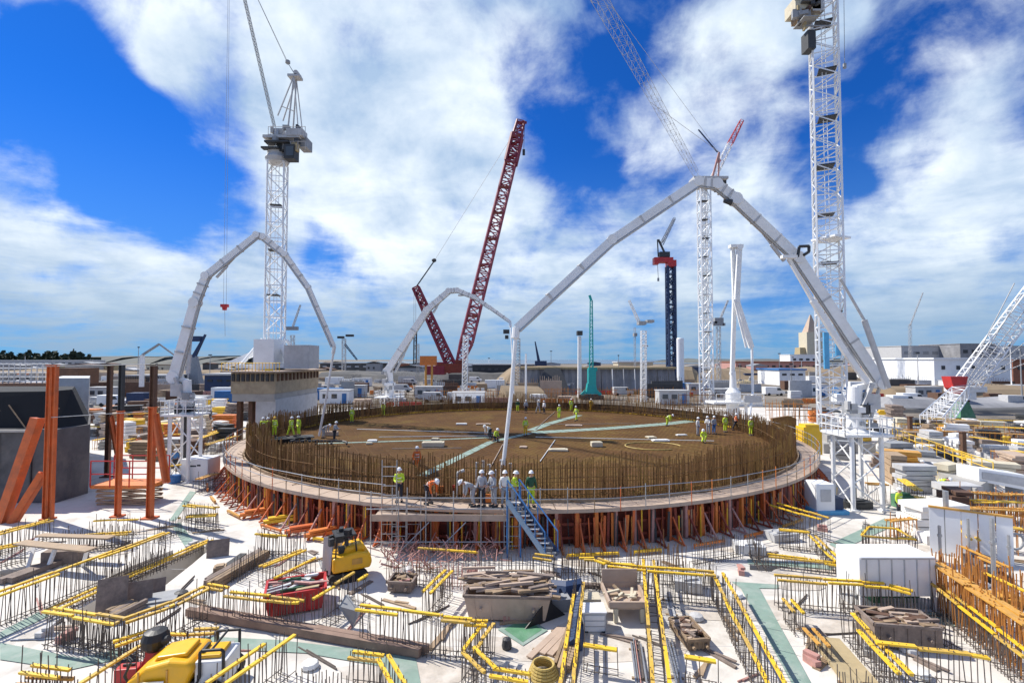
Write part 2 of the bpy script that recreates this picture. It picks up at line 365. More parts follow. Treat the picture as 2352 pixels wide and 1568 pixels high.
def paint(name, m, pts, z=.024):
    p = [G(x, y, 0) for x, y in pts]; mb = flat(name, m, [q.to_2d() for q in p]); mb.v = [(q[0], q[1], z) for q in mb.v]
    return mb.build(name, m, kind='structure')
for q in ([(0,1476),(183,1512),(292,1486),(268,1515),(160,1539),(0,1515)], [(0,1452),(95,1402),(112,1415),(0,1468)],
          [(470,1462),(640,1470),(860,1496),(955,1512),(972,1600),(905,1600),(884,1532),(700,1500),(560,1494),(468,1490)],
          [(1680,1336),(1790,1343),(1788,1352),(1744,1351),(1880,1600),(1834,1600),(1702,1352)],
          [(1904,1250),(1930,1264),(2055,1206),(2032,1190)], [(1900,1288),(1930,1290),(1970,1330),(1945,1334)],
          [(392,1204),(414,1200),(447,1246),(424,1254)], [(388,1196),(402,1196),(450,1130),(436,1128)], [(1716,1284),(1912,1298),(1912,1309),(1718,1295)],
          [(2110,1416),(2145,1404),(2240,1432),(2190,1440)]):
    paint('walkway_marking', 'green_paint', q)
paint('walkway_marking', 'green_paint', [(1143,1446),(1204,1413),(1258,1448),(1201,1484)], .028)
paint('hatch_cover', 'green_deep', [(1158,1446),(1204,1420),(1245,1447),(1201,1476)], .033)

rj = random.Random(14); mb = MB()
for i in range(26):
    y_ = 12 + i*1.9; x0_ = -30 + rj.uniform(0,10)
    while x0_ < 30:
        l_ = rj.uniform(3,9); k = len(mb.v); w_ = .012
        mb.v += [(x0_, y_-w_, .0012), (x0_+l_, y_-w_+rj.uniform(-.02,.02), .0012), (x0_+l_, y_+w_, .0012), (x0_, y_+w_, .0012)]; mb.f.append((k,k+1,k+2,k+3)); x0_ += l_ + rj.uniform(0,5)
mb.build('pour_joints', 'lgrey', kind='structure')
# scuffed patches and washed-out slurry on the slab
for i in range(24):
    p = G(rj.uniform(0,2350), 1180+380*rj.random()); n = 14; ra = rj.uniform(.4,1.5); st = rj.uniform(1,2.6); an = rj.uniform(0,3)
    pts = [Vec((p.x + ra*st*math.cos(6.283*k/n)*(1+.35*noise.noise(Vec((k*.9,i,0)))), p.y + ra*.6*math.sin(6.283*k/n)*(1+.35*noise.noise(Vec((k*.9,i,3)))), 0)) for k in range(n)]
    mb = MB(); mb.v = [(q.x,q.y,.0025+i*.0008) for q in pts]; mb.f = [tuple(range(n))]; mb.build('slurry_stain', 'stain', kind='structure')
# ------------------------------------------------------------------ the round pour
CC = Vec((.68, 48.4, 0)); ZT = 1.9; ZD = 1.75
def pol(r, t, z=0): return Vec((CC.x + r*math.sin(t), CC.y - r*math.cos(t), z))      # t = 0 nearest the camera, + to the right
disc = thing('raft_pour', 'round brown reinforced raft being poured inside the ring of formwork', 'foundation', (CC.x, CC.y, 0))
mb = MB(); n = 160; mb.prism([pol(23.9, -2*math.pi*i/n)[:2] for i in range(n)][::-1], .004, ZD); mb.build('pour_surface', 'pour', disc)
def ribbon(pts, w, z, n=8):
    P = [G(x, y, z) for x, y in pts]; mb = MB()
    for a, b in zip(P, P[1:]):
        d = (b-a).normalized(); s = Vec((-d.y, d.x, 0))*w/2; k = len(mb.v)
        mb.v += [tuple(a-s), tuple(b-s), tuple(b+s), tuple(a+s)]; mb.f.append((k, k+1, k+2, k+3))
    return mb
zr = ZD + .012
for q, w in (([(968,1092),(1128,1014),(1219,994)], .7), ([(1225,993),(1400,983),(1529,973),(1590,966)], 1.6), ([(1219,988),(1262,972),(1330,953)], 1.0), ([(730,1018),(965,1011),(1128,1004)], .45)):
    ribbon(q, w, zr).build('green_walkway', 'green_paint', disc); zr += .004
for q in ([(870,1003),(1130,1000)], [(820,985),(1135,994)], [(1230,1003),(1640,1012)], [(1075,1168),(1155,1020)], [(1230,985),(1275,945)], [(1240,1060),(1275,1010)], [(1250,974),(1460,972)], [(900,1030),(1060,1028)]):
    P = [G(x, y, ZD+.05) for x, y in q]; MB().path(P, .035, 5).build('guide_line', random.choice(['pinkply', 'tape']), disc)
mb = MB()
for k in range(-21, 22):
    hw = math.sqrt(max(0, 22.2**2 - (k*1.03)**2)); a_ = R(24)
    for q in (0, 1):
        A_, B_ = (Vec((k*1.03+random.uniform(-.2,.2), -hw, 0)), Vec((k*1.03+random.uniform(-.2,.2), hw, 0))) if q else (Vec((-hw, k*1.03, 0)), Vec((hw, k*1.03+random.uniform(-.2,.2), 0)))
        M_ = Matrix.Rotation(a_, 3, 'Z'); mb.tube(M_@A_+Vec((CC.x,CC.y,ZD+.0+.02*q)), M_@B_+Vec((CC.x,CC.y,ZD+.0+.02*q)), .022, 3, cap=False)
mb.build('top_mat', 'rust', disc, kind='stuff')
# far rim board
mb = MB()
for i in range(70):
    a, b = pol(23.0, R(100 + 160*i/70), ZD+.05), pol(23.0, R(100 + 160*(i+1)/70), ZD+.05); mb.bar(a, b, .12, .16)
mb.build('rim_board', 'yellow', disc)
for i, (x, y, w, d_) in enumerate([(1282,1035,1.5,.7),(1202,1028,.6,.6),(1370,1025,.9,.7),(1318,978,1.8,.7),(1517,1013,1.5,.6),(995,1025,1.8,.8),(1000,1016,.6,.5),(855,1014,.8,.6),(848,1020,.5,.4),(760,1000,1.3,.5),(1110,975,1.6,.6),(1495,1005,.8,.8),(1060,975,1.2,.5),(1565,1000,1.0,.4)]):
    p = G(x, y, ZD); h = random.choice([.08, .12, .35]); mb = MB(); mb.box((p.x, p.y, ZD+.03+h/2), (w, d_, h), random.uniform(-.2,.2)); mb.box((p.x, p.y, ZD+.045+h), (w*.8, d_*.7, .03), .1)
    pend(solo(mb, 'board_stack', random.choice(['cream','pinkply','tape']), '', 'boards'), 'pale', 'stack of boards', 'boards', 'boards on the pour', 'on the brown pour')
# hose loop on the pour
pc = G(1500, 1025, ZD); MB().path([pc + Vec((2.3*math.cos(t/20*5.2), 1.8*math.sin(t/20*5.2), .05)) for t in range(21)], .05, 6).build('water_hose', 'hose', label='yellow hose curled in a loop on the right of the brown pour', category='hose')

cage = thing('rebar_cage', 'tall rusty curtain of vertical reinforcing bars circling the brown pour', 'rebar', (CC.x, CC.y, 0))
bars = []
for ri, r in enumerate((22.35, 22.9, 23.45)):
    n = 880 if ri != 1 else 700
    for i in range(n):
        t = 2*math.pi*i/n - math.pi + ri*.002; h = 1.95 + .28*math.sin(i*.11+ri) + random.uniform(-.16, .16)
        td = math.degrees(t)
        if -75 < td < -28: h += .15
        if 55 < td < 120: h -= .3
        if abs(td) > 120: h += random.choice([-.4, 0, .2])
        if random.random() < .06: continue
        p = pol(r + random.uniform(-.05, .05), t); lean = Vec((random.uniform(-.05,.05), random.uniform(-.05,.05), 0))
        bars.append((abs(td), p, lean, h))
bars.sort(key=lambda q: q[0])
def one_bar(q, mb, off=Vec((0,0,0)), r=.022): mb.tube(q[1] + Vec((0,0,ZD-.2)), q[1] + q[2] + Vec((0,0,ZD-.2+q[3]+.2)), r, 4); return mb
for q in bars[:100]: one_bar(q, MB()).build('bar', 'rust', cage)
mb = MB()
for q in bars[100:]: one_bar(q, mb, r=.026)
mb.build('bar', 'rust', cage, kind='stuff')
for r, z in ((23.5, 2.15), (22.3, 2.5), (23.5, 3.0), (22.9, 3.35)):
    mb = MB(); n = 120
    for i in range(n): mb.tube(pol(r, 2*math.pi*i/n, z + .06*math.sin(i*.7)), pol(r, 2*math.pi*(i+1)/n, z + .06*math.sin((i+1)*.7)), .02, 4, cap=False)
    mb.build('hoop_bar', 'rust', cage)
# low dense mat of links at the cage foot
mb = MB()
for i in range(900):
    t = random.uniform(-math.pi, math.pi); r = random.uniform(22.2, 23.7); z = ZD + random.uniform(0, .35)
    a = pol(r, t, z); mb.tube(a, a + Vec((random.uniform(-.5,.5), random.uniform(-.5,.5), random.uniform(-.05,.35))), .02, 3, cap=False)
mb.build('link_bars', 'rust', cage, kind='stuff')

fw = thing('circular_formwork', 'orange steel formwork ring with pale timber walkway around the pour', 'formwork', (CC.x, CC.y, 0))
def arc(mb, r0, r1, z0, z1, n=160, t0=-180, t1=180):
    for i in range(n):
        a, b = R(t0 + (t1-t0)*i/n), R(t0 + (t1-t0)*(i+1)/n)
        mb.hexa([pol(r1,a,z0), pol(r1,b,z0), pol(r0,b,z0), pol(r0,a,z0), pol(r1,a,z1), pol(r1,b,z1), pol(r0,b,z1), pol(r0,a,z1)])
    return mb
arc(MB(), 24.0, 24.12, .02, 1.8).build('form_panel', 'deepred', fw)
mb = MB()
for i in range(110):
    t0 = -180 + 360*i/110; k = random.uniform(-.012, .012)
    arc(mb, 23.72, 24.9 + random.uniform(-.03,.03), 1.78+k, 1.86+k, 2, t0+.05, t0 + 360/110 - .05)
mb.build('walkway_deck', 'pinkply', fw)
arc(MB(), 24.93, 24.97, 1.74, 1.92).build('fascia_board', 'pinkply', fw)
arc(MB(), 23.6, 23.66, 1.7, 2.0).build('toe_board', 'ply', fw)
arc(MB(), 23.8, 23.86, 1.7, 2.75, 100, 72, 288).build('inner_shade_shutter', 'dark', fw)  # inner form face, coloured dark to paint in the shadow beneath the far cage
for z in (.35, 1.0): arc(MB(), 24.35, 24.47, z, z+.12, 160, -125, 125).build('waling', 'deepred', fw)
ns = 100
for i in range(ns):
    t = R(-112 + 224*i/(ns-1)); c = random.choice(['orange','orange_b','orange_b','pink'])
    s = MB().bar(pol(24.55,t,.02), pol(24.55,t,1.77), .17, .14, up=(math.sin(t), -math.cos(t), 0)).bar(pol(24.66,t,.02), pol(24.66,t,1.77), .17, .03, up=(math.sin(t), -math.cos(t), 0)).build('soldier', c, fw)
    if True:
        MB().bar(pol(24.66,t+.006,1.15), pol(25.5,t+.006,.12), .07).bar(pol(24.6,t+.006,.1), pol(25.6,t+.006,.08), .08).bar(pol(25.1,t+.006,.1), pol(25.1,t+.006,.6), .05).build('raker', random.choice(['orange','pink','orange','deepred']), s)
for i in range(100):                                    # rebar standing outside the shutter
    t = R(random.uniform(-105,105)); 
    MB().tube(pol(24.75,t,.0), pol(24.75,t,random.uniform(1.2,1.75)), .03, 5).build('prop', random.choice(['ply','yellow','rust_or']), fw)
for i in range(88):
    t = R(-130 + 260*i/87)
    if -16 < math.degrees(t) < -1: continue
    MB().tube(pol(24.96,t,1.75), pol(24.96,t,2.9 + random.uniform(0,.12)), .024, 5).build('rail_post', random.choice(['orange','orange_b','galv','timber']), fw)
for z in (2.4, 2.86):
    for a0, a1 in ((-130,-16),(-1,130)):
        mb = MB(); n = 60
        for i in range(n):
            a = R(a0+(a1-a0)*i/n); b = R(a0+(a1-a0)*(i+1)/n); mb.tube(pol(24.98,a,z+.02*math.sin(i)), pol(24.98,b,z+.02*math.sin(i+1)), .022, 5, cap=False)
        mb.build('guard_rail', 'galv', fw)
for a0 in list(range(-60, -20, 9)) + list(range(4, 64, 7)):
    mb = MB(); a, b = R(a0), R(a0+random.uniform(3,5.5)); mb.bar(pol(25.9,a,.16), pol(25.9,b,.16), .12, .1)
    for q in (a, (a+b)/2, b): mb.tube(pol(25.9,q,0), pol(25.9,q,.16), .03, 5)
    pend(solo(mb, 'kick_rail', random.choice(['yellow','amber','orange_b']), '', 'rail'), 'low', 'painted kick rail', 'rail', 'kick rails', 'before the orange formwork')

# scaffold bay at the front of the ring
for m_, cnt in (('deepred',300),('dark',160),('orange_b',120),('orange',150)):
    mb = MB()
    for i in range(cnt):
        t = R(random.uniform(-118,118)); rr0 = random.uniform(24.3,24.75); z1 = random.uniform(1.3,1.72); mb.bar(pol(rr0,t,.02), pol(rr0+random.uniform(-.1,.1),t+random.uniform(-.004,.004),z1), random.choice([.05,.08,.12]), .05)
    mb.build('shutter_stiffener', m_, fw, kind='stuff')
fs = thing('scaffold_platform', 'pale boarded scaffold platform with tube rails jutting from the front of the ring', 'scaffold', (-4, 23, 0))
a = G(872, 1172, 1.55); b = G(1168, 1193, 1.55)
y0 = b.y; x0 = a.x; x1 = b.x
MB().box(((x0+x1)/2, y0+.7, 1.55), (x1-x0, 1.5, .08)).build('deck', 'pinkply', fs)
MB().box(((x0+x1)/2, y0-.08, 1.66), (x1-x0+.1, .04, .30)).build('toe_board', 'pinkply', fs)
for i in range(6):
    x = x0 + (x1-x0)*i/5; MB().tube((x, y0-.14, 0), (x, y0-.14, 2.9), .028, 6).build('standard', 'galv', fs)
for z in (2.1, 2.6, .6): MB().tube((x0-.2, y0-.18, z), (x1+.2, y0-.18, z), .026, 6).build('ledger', 'galv', fs)
for x in (x0+1.3, x0+3): MB().tube((x, y0-.2, .1), (x+1.4, y0-.2, 1.5), .026, 6).build('brace', 'galv', fs)
MB().tube(G(1050,1232), G(1050,1232)+Vec((0,0,3.2)), .045, 8).tube(G(1050,1232)+Vec((0,0,3.2)), G(1050,1232)+Vec((.35,0,3.35)), .08, 8).build('lamp_pole', 'lgrey', label='grey pole with a curved head standing on the front scaffold', category='pole')
for i, (x, y) in enumerate([(985,1128),(1010,1130),(1045,1128),(1085,1132),(1120,1150)]):
    p = G(x, y, 1.95); mb = MB().box(p+Vec((0,0,.12)), (.34,.3,.3)).box(p+Vec((0,0,.3)), (.4,.1,.06))
    pend(solo(mb, 'tool_box', random.choice(['red','orange_b']), '', 'box'), 'red', 'tool box', 'box', 'tool boxes', 'behind the tube rails')
for i in range(12):
    x = 1095 + 7*i; p = G(x, 1128 + random.uniform(-3,5), 1.9); h = random.uniform(.9, 1.9)
    if i in (3, 7, 10): continue
    pend(solo(MB().tube(p, p+Vec((random.uniform(-.05,.05),0,h)), .06, 8).tube(p+Vec((0,0,h*.96)), p+Vec((0,0,h)), .08, 8), 'steel_tube', 'lgrey', '', 'tube'), 'upright', 'grey steel tube', 'tube', 'upright tubes by the hose end', 'beside the pump hose end')

# blue stair tower
st = thing('stair_tower', 'blue and white access stair slanting down the front of the ring', 'stairs', G(1215,1285))
s0 = V(1165,1150,22.6); s1 = V(1252,1275,20.9)
for o in (0, .55):
    d_ = Vec((o, .25*o, 0)); MB().bar(s0+d_, s1+d_, .06, .26).build('stringer', 'navy' if o else 'bluegrey', st)
    MB().tube(s0+d_+Vec((0,0,.95)), s1+d_+Vec((0,0,.95)), .03, 6).build('handrail', 'blue', st)
    for k in range(5): q = s0.lerp(s1, k/4)+d_; MB().tube(q, q+Vec((0,0,.95)), .025, 6).build('baluster', 'blue', st)
for k in range(12): q = s0.lerp(s1, (k+.5)/12)+Vec((.275,.07,0)); MB().box(q, (.52,.24,.04)).build('tread', 'grey' if k%3 else 'lgrey', st)
for dx in (0, .6): MB().tube((s0.x+dx, s0.y+.1, 0), (s0.x+dx, s0.y+.1, 3.2), .04, 6).build('post', 'blue', st)

# ------------------------------------------------------------------ pumping booms
def stick(mb, a, b, w, h, w2=None, h2=None):          # a plated box section with end lugs
    w2 = w2 or w; h2 = h2 or h; ax = (b-a).normalized(); x = ax.cross(Vec((0,1,0))); x = x.normalized(); y = Vec((0,1,0))
    p = []
    for o, ww, hh in ((a, w, h), (b, w2, h2)):
        for i, j in ((-1,-1),(1,-1),(1,1),(-1,1)): p.append(o + y*(i*ww/2) + x*(j*hh/2))
    mb.hexa(p)
    for o, hh in ((a, h),):
        for s_ in (-1, 1): mb.tube(o + y*(s_*(w/2+.01)), o + y*(s_*(w/2+.07)), hh*.62, 12)
    return mb
def boom(label, pts, hs, foot, legw, deckz, deckw, hose_end, m='white', ped=1.6, cyl=True, group=None):
    root = thing('placing_boom', label, 'concrete pump boom', foot)
    x, y = foot.x, foot.y; k = legw/2
    base = pts[0]
    if deckz:
        for i, (sx, sy) in enumerate(((-1,-1),(1,-1),(1,1),(-1,1))):
            MB().tube((x+sx*k, y+sy*k, 0), (x+sx*k, y+sy*k, deckz-.1), .13, 8).box((x+sx*k, y+sy*k, .04), (.5,.5,.08)).build('leg', m, root)
        nb = max(2, round(deckz/1.5))
        for fx in range(4):
            s0_, s1_ = ((-1,-1),(1,-1),(1,1),(-1,1))[fx], ((-1,-1),(1,-1),(1,1),(-1,1))[(fx+1)%4]
            mb = MB()
            for j in range(nb):
                za, zb = .2+(deckz-.4)*j/nb, .2+(deckz-.4)*(j+1)/nb; A, B = (s0_, s1_) if j%2 else (s1_, s0_)
                mb.tube((x+A[0]*k, y+A[1]*k, za), (x+B[0]*k, y+B[1]*k, zb), .045, 6)
            mb.build('brace', m, root)
        MB().tube((x-.1, y+.1, 0), (x-.1, y+.1, deckz), .1, 8).build('riser_pipe', 'dark', root)
        d_ = deckw/2
        MB().box((x, y, deckz), (deckw, deckw*.8, .14)).build('platform', m, root)
        mb = MB()
        for sx, sy, n_ in ((1,0,5),(0,1,5)):
            for s_ in (-1, 1):
                for j in range(n_):
                    u = -1+2*j/(n_-1); q = (x+(s_ if sx else u)*d_*(1), y+(u if sx else s_)*d_*.8, deckz)
                    mb.tube(q, (q[0], q[1], deckz+1.05), .035, 6)
                for z in (.5, 1.05):
                    A = (x+(s_ if sx else -1)*d_, y+(-1 if sx else s_)*d_*.8, deckz+z); B = (x+(s_ if sx else 1)*d_, y+(1 if sx else s_)*d_*.8, deckz+z); mb.tube(A, B, .035, 6)
        mb.build('railing', m, root)
    dz = deckz or 0
    c = Vec((x, y, 0)); top = base.z - .2
    MB().lathe((x, y, dz), [(k*.85, 0), (k*.85, .15), (k*.6, .3), (k*.55, (top-dz)*.45), (k*.8, (top-dz)*.46), (k*.8, (top-dz)*.58), (k*.5, (top-dz)*.6), (k*.42, (top-dz))], 20).build('slewing_pedestal', m, root)
    cabx = .8 if base.x > 0 else -.6
    MB().box((x+cabx*k*1.1, y-.2, (dz+top)/2+.55), (.75, .75, .9)).build('control_box', 'lgrey', root)
    MB().box((x-cabx*k*.8, y-.3, (dz+top)/2+.1), (.5, .7, .5)).build('hydraulic_tank', 'grey', root)
    MB().bar((x, y, top-.1), base, k*.5, k*.4).build('turret', m, root)
    MB().bar((x-k*.7, y-.2, dz+.3), base.lerp(Vec((x,y,top)),.4), .14).bar((x+k*.7, y-.2, dz+.3), base, .14).bar((x,y-.5,(dz+top)/2), (x+cabx*.9,y-.5,top+.2), .2).build('turret_strut', 'lgrey', root)
    for i_ in range(7): MB().box((x+random.uniform(-k,k), y-k*.6, dz+random.uniform(.2,(top-dz))), (random.uniform(.15,.5),.3,random.uniform(.15,.6))).build('valve_block', random.choice(['grey','dark','lgrey','galv']), root)
    for i, (a, b) in enumerate(zip(pts, pts[1:])):
        s_ = stick(MB(), a, b, hs[i]*.75, hs[i], hs[i+1]*.75, hs[i+1]).build('boom_section', m, root)
        axn = (b-a).normalized(); o = Vec((-axn.z, 0, axn.x)); o = (o if o.z < 0 else -o)*(hs[i]*.62)+Vec((0,-.12,0)); MB().tube(a+o, b+o, .075, 8).build('delivery_pipe', 'galv', s_)
        mb = MB(); L_ = (b-a).length
        for j in range(1, max(2, int(L_/1.6))): q = a.lerp(b, j/max(2, int(L_/1.6))); mb.bar(q+o*1.12, q+o*.6, .06, .2)
        mb.build('pipe_clamp', 'lgrey', s_)
        for j in (1, 2): q = a.lerp(b, j/3); MB().bar(q-o*.0-axn*.06+Vec((0,0,0)), q+axn*.06, hs[i]*.82, hs[i]*1.06).build('stiffener_band', 'lgrey', s_)
        if cyl and L_ > 3 and i < 4:
            ax = (b-a).normalized(); pn = Vec((-ax.z, 0, ax.x)); pn = pn if pn.z < 0 else -pn
            q0 = a + ax*.5 + pn*hs[i]*1.15; q1 = a + ax*L_*.5 + pn*hs[i]*.6
            MB().tube(q0, q0.lerp(q1,.6), hs[i]*.2, 10).tube(q0.lerp(q1,.55), q1, hs[i]*.1, 8).build('hydraulic_cylinder', 'lgrey', s_)
    e = pts[-1]; MB().tube(e, e.lerp(hose_end,.08), hs[-1]*.6, 10).path([e, e.lerp(hose_end, .5)+Vec((.06,0,0)), hose_end], max(.09, hs[-1]*.3), 10).build('end_hose', 'white', root)
    return root
# right boom
YB = 30.5
bp = [V(2022,880,YB), V(1830,592,YB), V(1688,458,YB-.6), V(1645,424,YB-.8), V(1602,418,YB-1), V(1405,551,YB-2), V(1186,752,YB-3.6)]
rb = boom('huge white pumping boom arching over the ring from its braced mast on the right', bp, [.6,.6,.6,.54,.5,.46,.36], Vec((21.2, 30.5, 0)), 1.75, 4.45, 2.95, V(1156,1068,26.4))
sec = [V(1992,878,YB-.5), V(1945,815,YB-.5), V(1866,690,YB-.5), V(1811,594,YB-.5)]
MB().bar(sec[0], sec[1], .24, .3).bar(sec[1], sec[2], .24, .3).bar(sec[2], sec[3], .16, .2).build('linkage_arm', 'white', rb)
MB().tube(V(2040,890,YB-.8), V(1985,735,YB-.8), .16, 10).tube(V(1985,735,YB-.8), V(1930,640,YB-.8), .08, 8).build('hydraulic_cylinder', 'lgrey', rb)
MB().path([V(1832,590,YB-.9), V(1836,566,YB-.9), V(1858,565,YB-.9), V(1858,578,YB-.9), V(1846,586,YB-.9)], .09, 8).build('hose_loop', 'dark', rb)
MB().tube(V(1662,462,YB-1), V(1680,465,YB-1), .1, 8, .2).build('lamp', 'dark', rb)
MB().box(V(1812,590,YB-.9), (.9,.3,.18)).build('end_stop', 'white', rb)
# left boom
YL = 37
bp = [V(402,866,YL), V(449,695,YL), V(474,634,YL), V(590,540,YL+.3), V(606,544,YL+.4), V(655,584,YL+.6), V(708,658,YL+1), V(768,795,YL+1.5)]
boom('white pumping boom arching on the left in front of the tall white tower crane', bp, [.75,.62,.5,.42,.4,.36,.3,.24], Vec((-24.4, 37, 0)), 1.4, 4.9, 2.5, V(733,1000,40))
# distant boom behind the pour
YD = 84
bp = [V(889,852,YD), V(980,712,YD), V(1030,668,YD), V(1050,666,YD), V(1090,682,YD), V(1126,706,YD), V(1172,738,YD)]
boom('smaller white pumping boom arching behind the ring in front of the red crane', bp, [1.1,.95,.8,.7,.6,.5,.35], Vec((V(895,900,YD).x, YD, 0)), 2.4, 2.6, 4.4, V(1180,905,YD-6))
# folded boom
YF = 66
fb = thing('placing_boom', 'white pumping boom standing folded upright behind the right of the ring', 'concrete pump boom', Vec((V(1684,900,YF).x, YF, 0)))
for q, h in (([V(1682,858,YF),V(1687,684,YF)],.5), ([V(1687,684,YF),V(1683,568,YF)],.5), ([V(1698,568,YF-.5),V(1692,690,YF-.5)],.62), ([V(1692,690,YF-.5),V(1726,798,YF-.5)],.6), ([V(1687,690,YF-1),V(1714,798,YF-1)],.25)):
    stick(MB(), q[0], q[1], h*.8, h).build('boom_section', 'white', fb)
MB().box(V(1690,566,YF-.2), (1.7,.9,.4)).build('boom_joint', 'white', fb)
MB().path([V(1727,798,YF-.5), V(1729,900,YF-1), V(1716,990,YF-5)], .17, 8).build('end_hose', 'white', fb)
p = V(1684,900,YF); MB().lathe((p.x, YF, 1), [(1.0,0),(.9,.8),(.6,2.2),(.95,2.4),(.95,3.6),(.45,4.2),(.35,6.4)], 16).build('slewing_pedestal', 'white', fb)
MB().box((p.x, YF, 3.3), (6.4, 3, .25)).build('platform', 'white', fb)
mb = MB()
for i in range(7): mb.tube((p.x-3.1+i*1.03, YF-2, 3.3), (p.x-3.1+i*1.03, YF-2, 4.5), .05, 5)
for z in (3.9, 4.5): mb.tube((p.x-3.1, YF-2, z), (p.x+3.1, YF-2, z), .05, 5)
mb.build('railing', 'white', fb)
for sx in (-1.2, 1.2): MB().tube((p.x+sx, YF-1, 0), (p.x+sx, YF-1, 3.3), .2, 8).build('leg', 'white', fb)
MB().box((p.x+1.5, YF-2.2, 3.9), (2.2,.3,.9)).build('control_box', 'lgrey', fb)

# ------------------------------------------------------------------ tower cranes
def mast(root, x, y, z0, z1, w, rot, m, r=.1, name='mast', plat='dark', bay=None, every=3):
    bays = max(2, int((z1-z0)/(bay or w))); MB().lattice((x,y,z0), (x,y,z1), w, bays, r, rot=rot, up=(0,1,0)).build(name, m, root)
    mb = MB()
    k = z0 + 3
    while k < z1-1: mb.box((x + w*.12*math.sin(k), y, k), (w*.7, w*.7, .12), rot); k += bay*every if bay else w*every
    mb.build('rest_platform', plat, root)
    mb = MB()
    for s_ in (-.2, .2): mb.tube((x+s_, y, z0), (x+s_, y, z1), .04, 4)
    k = z0+.3
    while k < z1: mb.tube((x-.2, y, k), (x+.2, y, k), .03, 3); k += .9
    mb.build('ladder', m, root)
# left tower crane
Y1 = 62; x1_ = V(634,600,Y1).x
c1 = thing('tower_crane', 'tall white luffing tower crane with grey machinery deck on the concrete block at left', 'tower crane', (x1_, Y1, 7.9))
zt = V(634,375,Y1).z
mast(c1, x1_, Y1, 8.4, zt, 1.95, R(12), 'white_clean', .13, bay=1.9)
mb = MB()
for s_ in ((-1,-1),(1,-1),(1,1),(-1,1)): mb.tube((x1_+s_[0]*3, Y1+s_[1]*2.6, 8.0), (x1_+s_[0]*1.0, Y1+s_[1]*1.0, 11.5), .22, 8)
mb.box((x1_, Y1, 8.15), (6.5,5.8,.4)).bar((x1_-5.5,Y1-1,8.2),(x1_-1,Y1-1,10.2),.6,.6).bar((x1_+4,Y1-1,8.2),(x1_+1,Y1-1,10.6),.5,.5); mb.build('base_frame', 'white_clean', c1)
MB().lathe((x1_,Y1,zt), [(1.3,0),(1.5,.5),(1.2,1.0),(1.3,1.6)], 16).build('slewing_ring', 'lgrey', c1)
MB().box((x1_+.9, Y1, V(0,322,Y1).z), (4.6,2.4,.35)).box((x1_+2.6, Y1-.5, V(0,313,Y1).z), (2.0,1.6,.9)).box((x1_+.2,Y1,V(0,309,Y1).z),(1.2,1.4,1.0)).build('machinery_deck', 'lgrey', c1)
MB().box((x1_+3.2, Y1+.6, V(0,328,Y1).z), (1.1,1.9,1.3)).box((x1_+1.4,Y1+.6,V(0,330,Y1).z),(1.0,1.6,.8)).build('counterweight', 'grey', c1)
rq = random.Random(3)
for i in range(16): MB().box((x1_-.9+rq.uniform(0,4.4), Y1-1.2+rq.uniform(-.3,1), V(0,rq.choice([305,312,318,333,352]),Y1).z+rq.uniform(-.3,.4)), (rq.uniform(.2,.8),rq.uniform(.3,.9),rq.uniform(.3,1.0)), rq.uniform(-.5,.5)).build('winch_gear', rq.choice(['dark','grey','lgrey','galv','sand','bank_dark']), c1)
MB().box((x1_-.3, Y1-1.2, V(0,350,Y1).z), (2.2,.8,.2)).box((x1_+.6, Y1-1.2, V(0,338,Y1).z), (3.0,1.2,.2)).build('service_platform', 'dark', c1)
cb = MB().box((x1_+2.2, Y1-1.0, V(0,360,Y1).z), (1.3,1.4,1.8)).build('cab', 'dark', c1); MB().box((x1_+2.3, Y1-1.75, V(0,360,Y1).z), (.95,.06,1.2)).build('window', 'glass', cb)
mb = MB()
for z in (309, 343): 
    for i in range(6): q = V(616+i*17, z, Y1-1.3); mb.tube(q, q+Vec((0,0,1.0)), .04, 4)
    q = V(616,z,Y1-1.3)+Vec((0,0,1)); mb.tube(q, V(701,z,Y1-1.3)+Vec((0,0,1)), .04, 4)
mb.build('railing', 'lgrey', c1)
at = V(678,178,Y1)
mb = MB()
for s_ in (-.7, .7):
    o = Vec((0,s_,0)); mb.tube(V(644,272,Y1)+o, at+o*.5, .09, 5).tube(V(667,300,Y1)+o, at+o*.5, .11, 5).tube(V(691,312,Y1)+o, at+o*.5, .07, 5)
mb.tube(V(652,250,Y1)+Vec((0,-.6,0)), V(670,250,Y1)+Vec((0,.6,0)), .06, 4).box(at, (1.5,1.2,.3)).tube(at+Vec((.3,-.6,.35)), at+Vec((.3,.6,.35)), .3, 10)
mb.build('a_frame', 'lgrey', c1)
jf, jt = V(630,290,Y1), V(548,-60,Y1-8); MB().lattice(jf, jt, .26, 60, .03, .24).build('jib', 'grey', c1)
mb = MB()
for s_ in (-.3,.3): mb.tube(at+Vec((0,s_,.3)), V(661,145,Y1), .035, 4).tube(V(661,145,Y1)+Vec((0,s_,0)), V(560,-70,Y1-7), .03, 4)
mb.lathe(V(661,143,Y1)-Vec((0,0,.3)), [(.1,0),(.3,.15),(.3,.45),(.1,.6)], 10); mb.build('pendant_rope', 'grey', c1)
hb_ = thing('hook_block', 'small red hook block hanging on long ropes above the left boom', 'hook', V(516,702,60))
q = V(516,702,60); MB().box(q, (.8,.5,.35)).box(q-Vec((0,0,.35)), (.35,.3,.4), top=1.3).build('sheave_body', 'red', hb_)
MB().tube(q+Vec((-.15,0,0)), V(524,-40,60), .02, 4).tube(q+Vec((.2,0,0)), V(527,-40,60), .02, 4).build('hoist_rope', 'grey', hb_)
MB().tube(q, V(517,772,60), .025, 4).build('sling', 'grey', hb_)
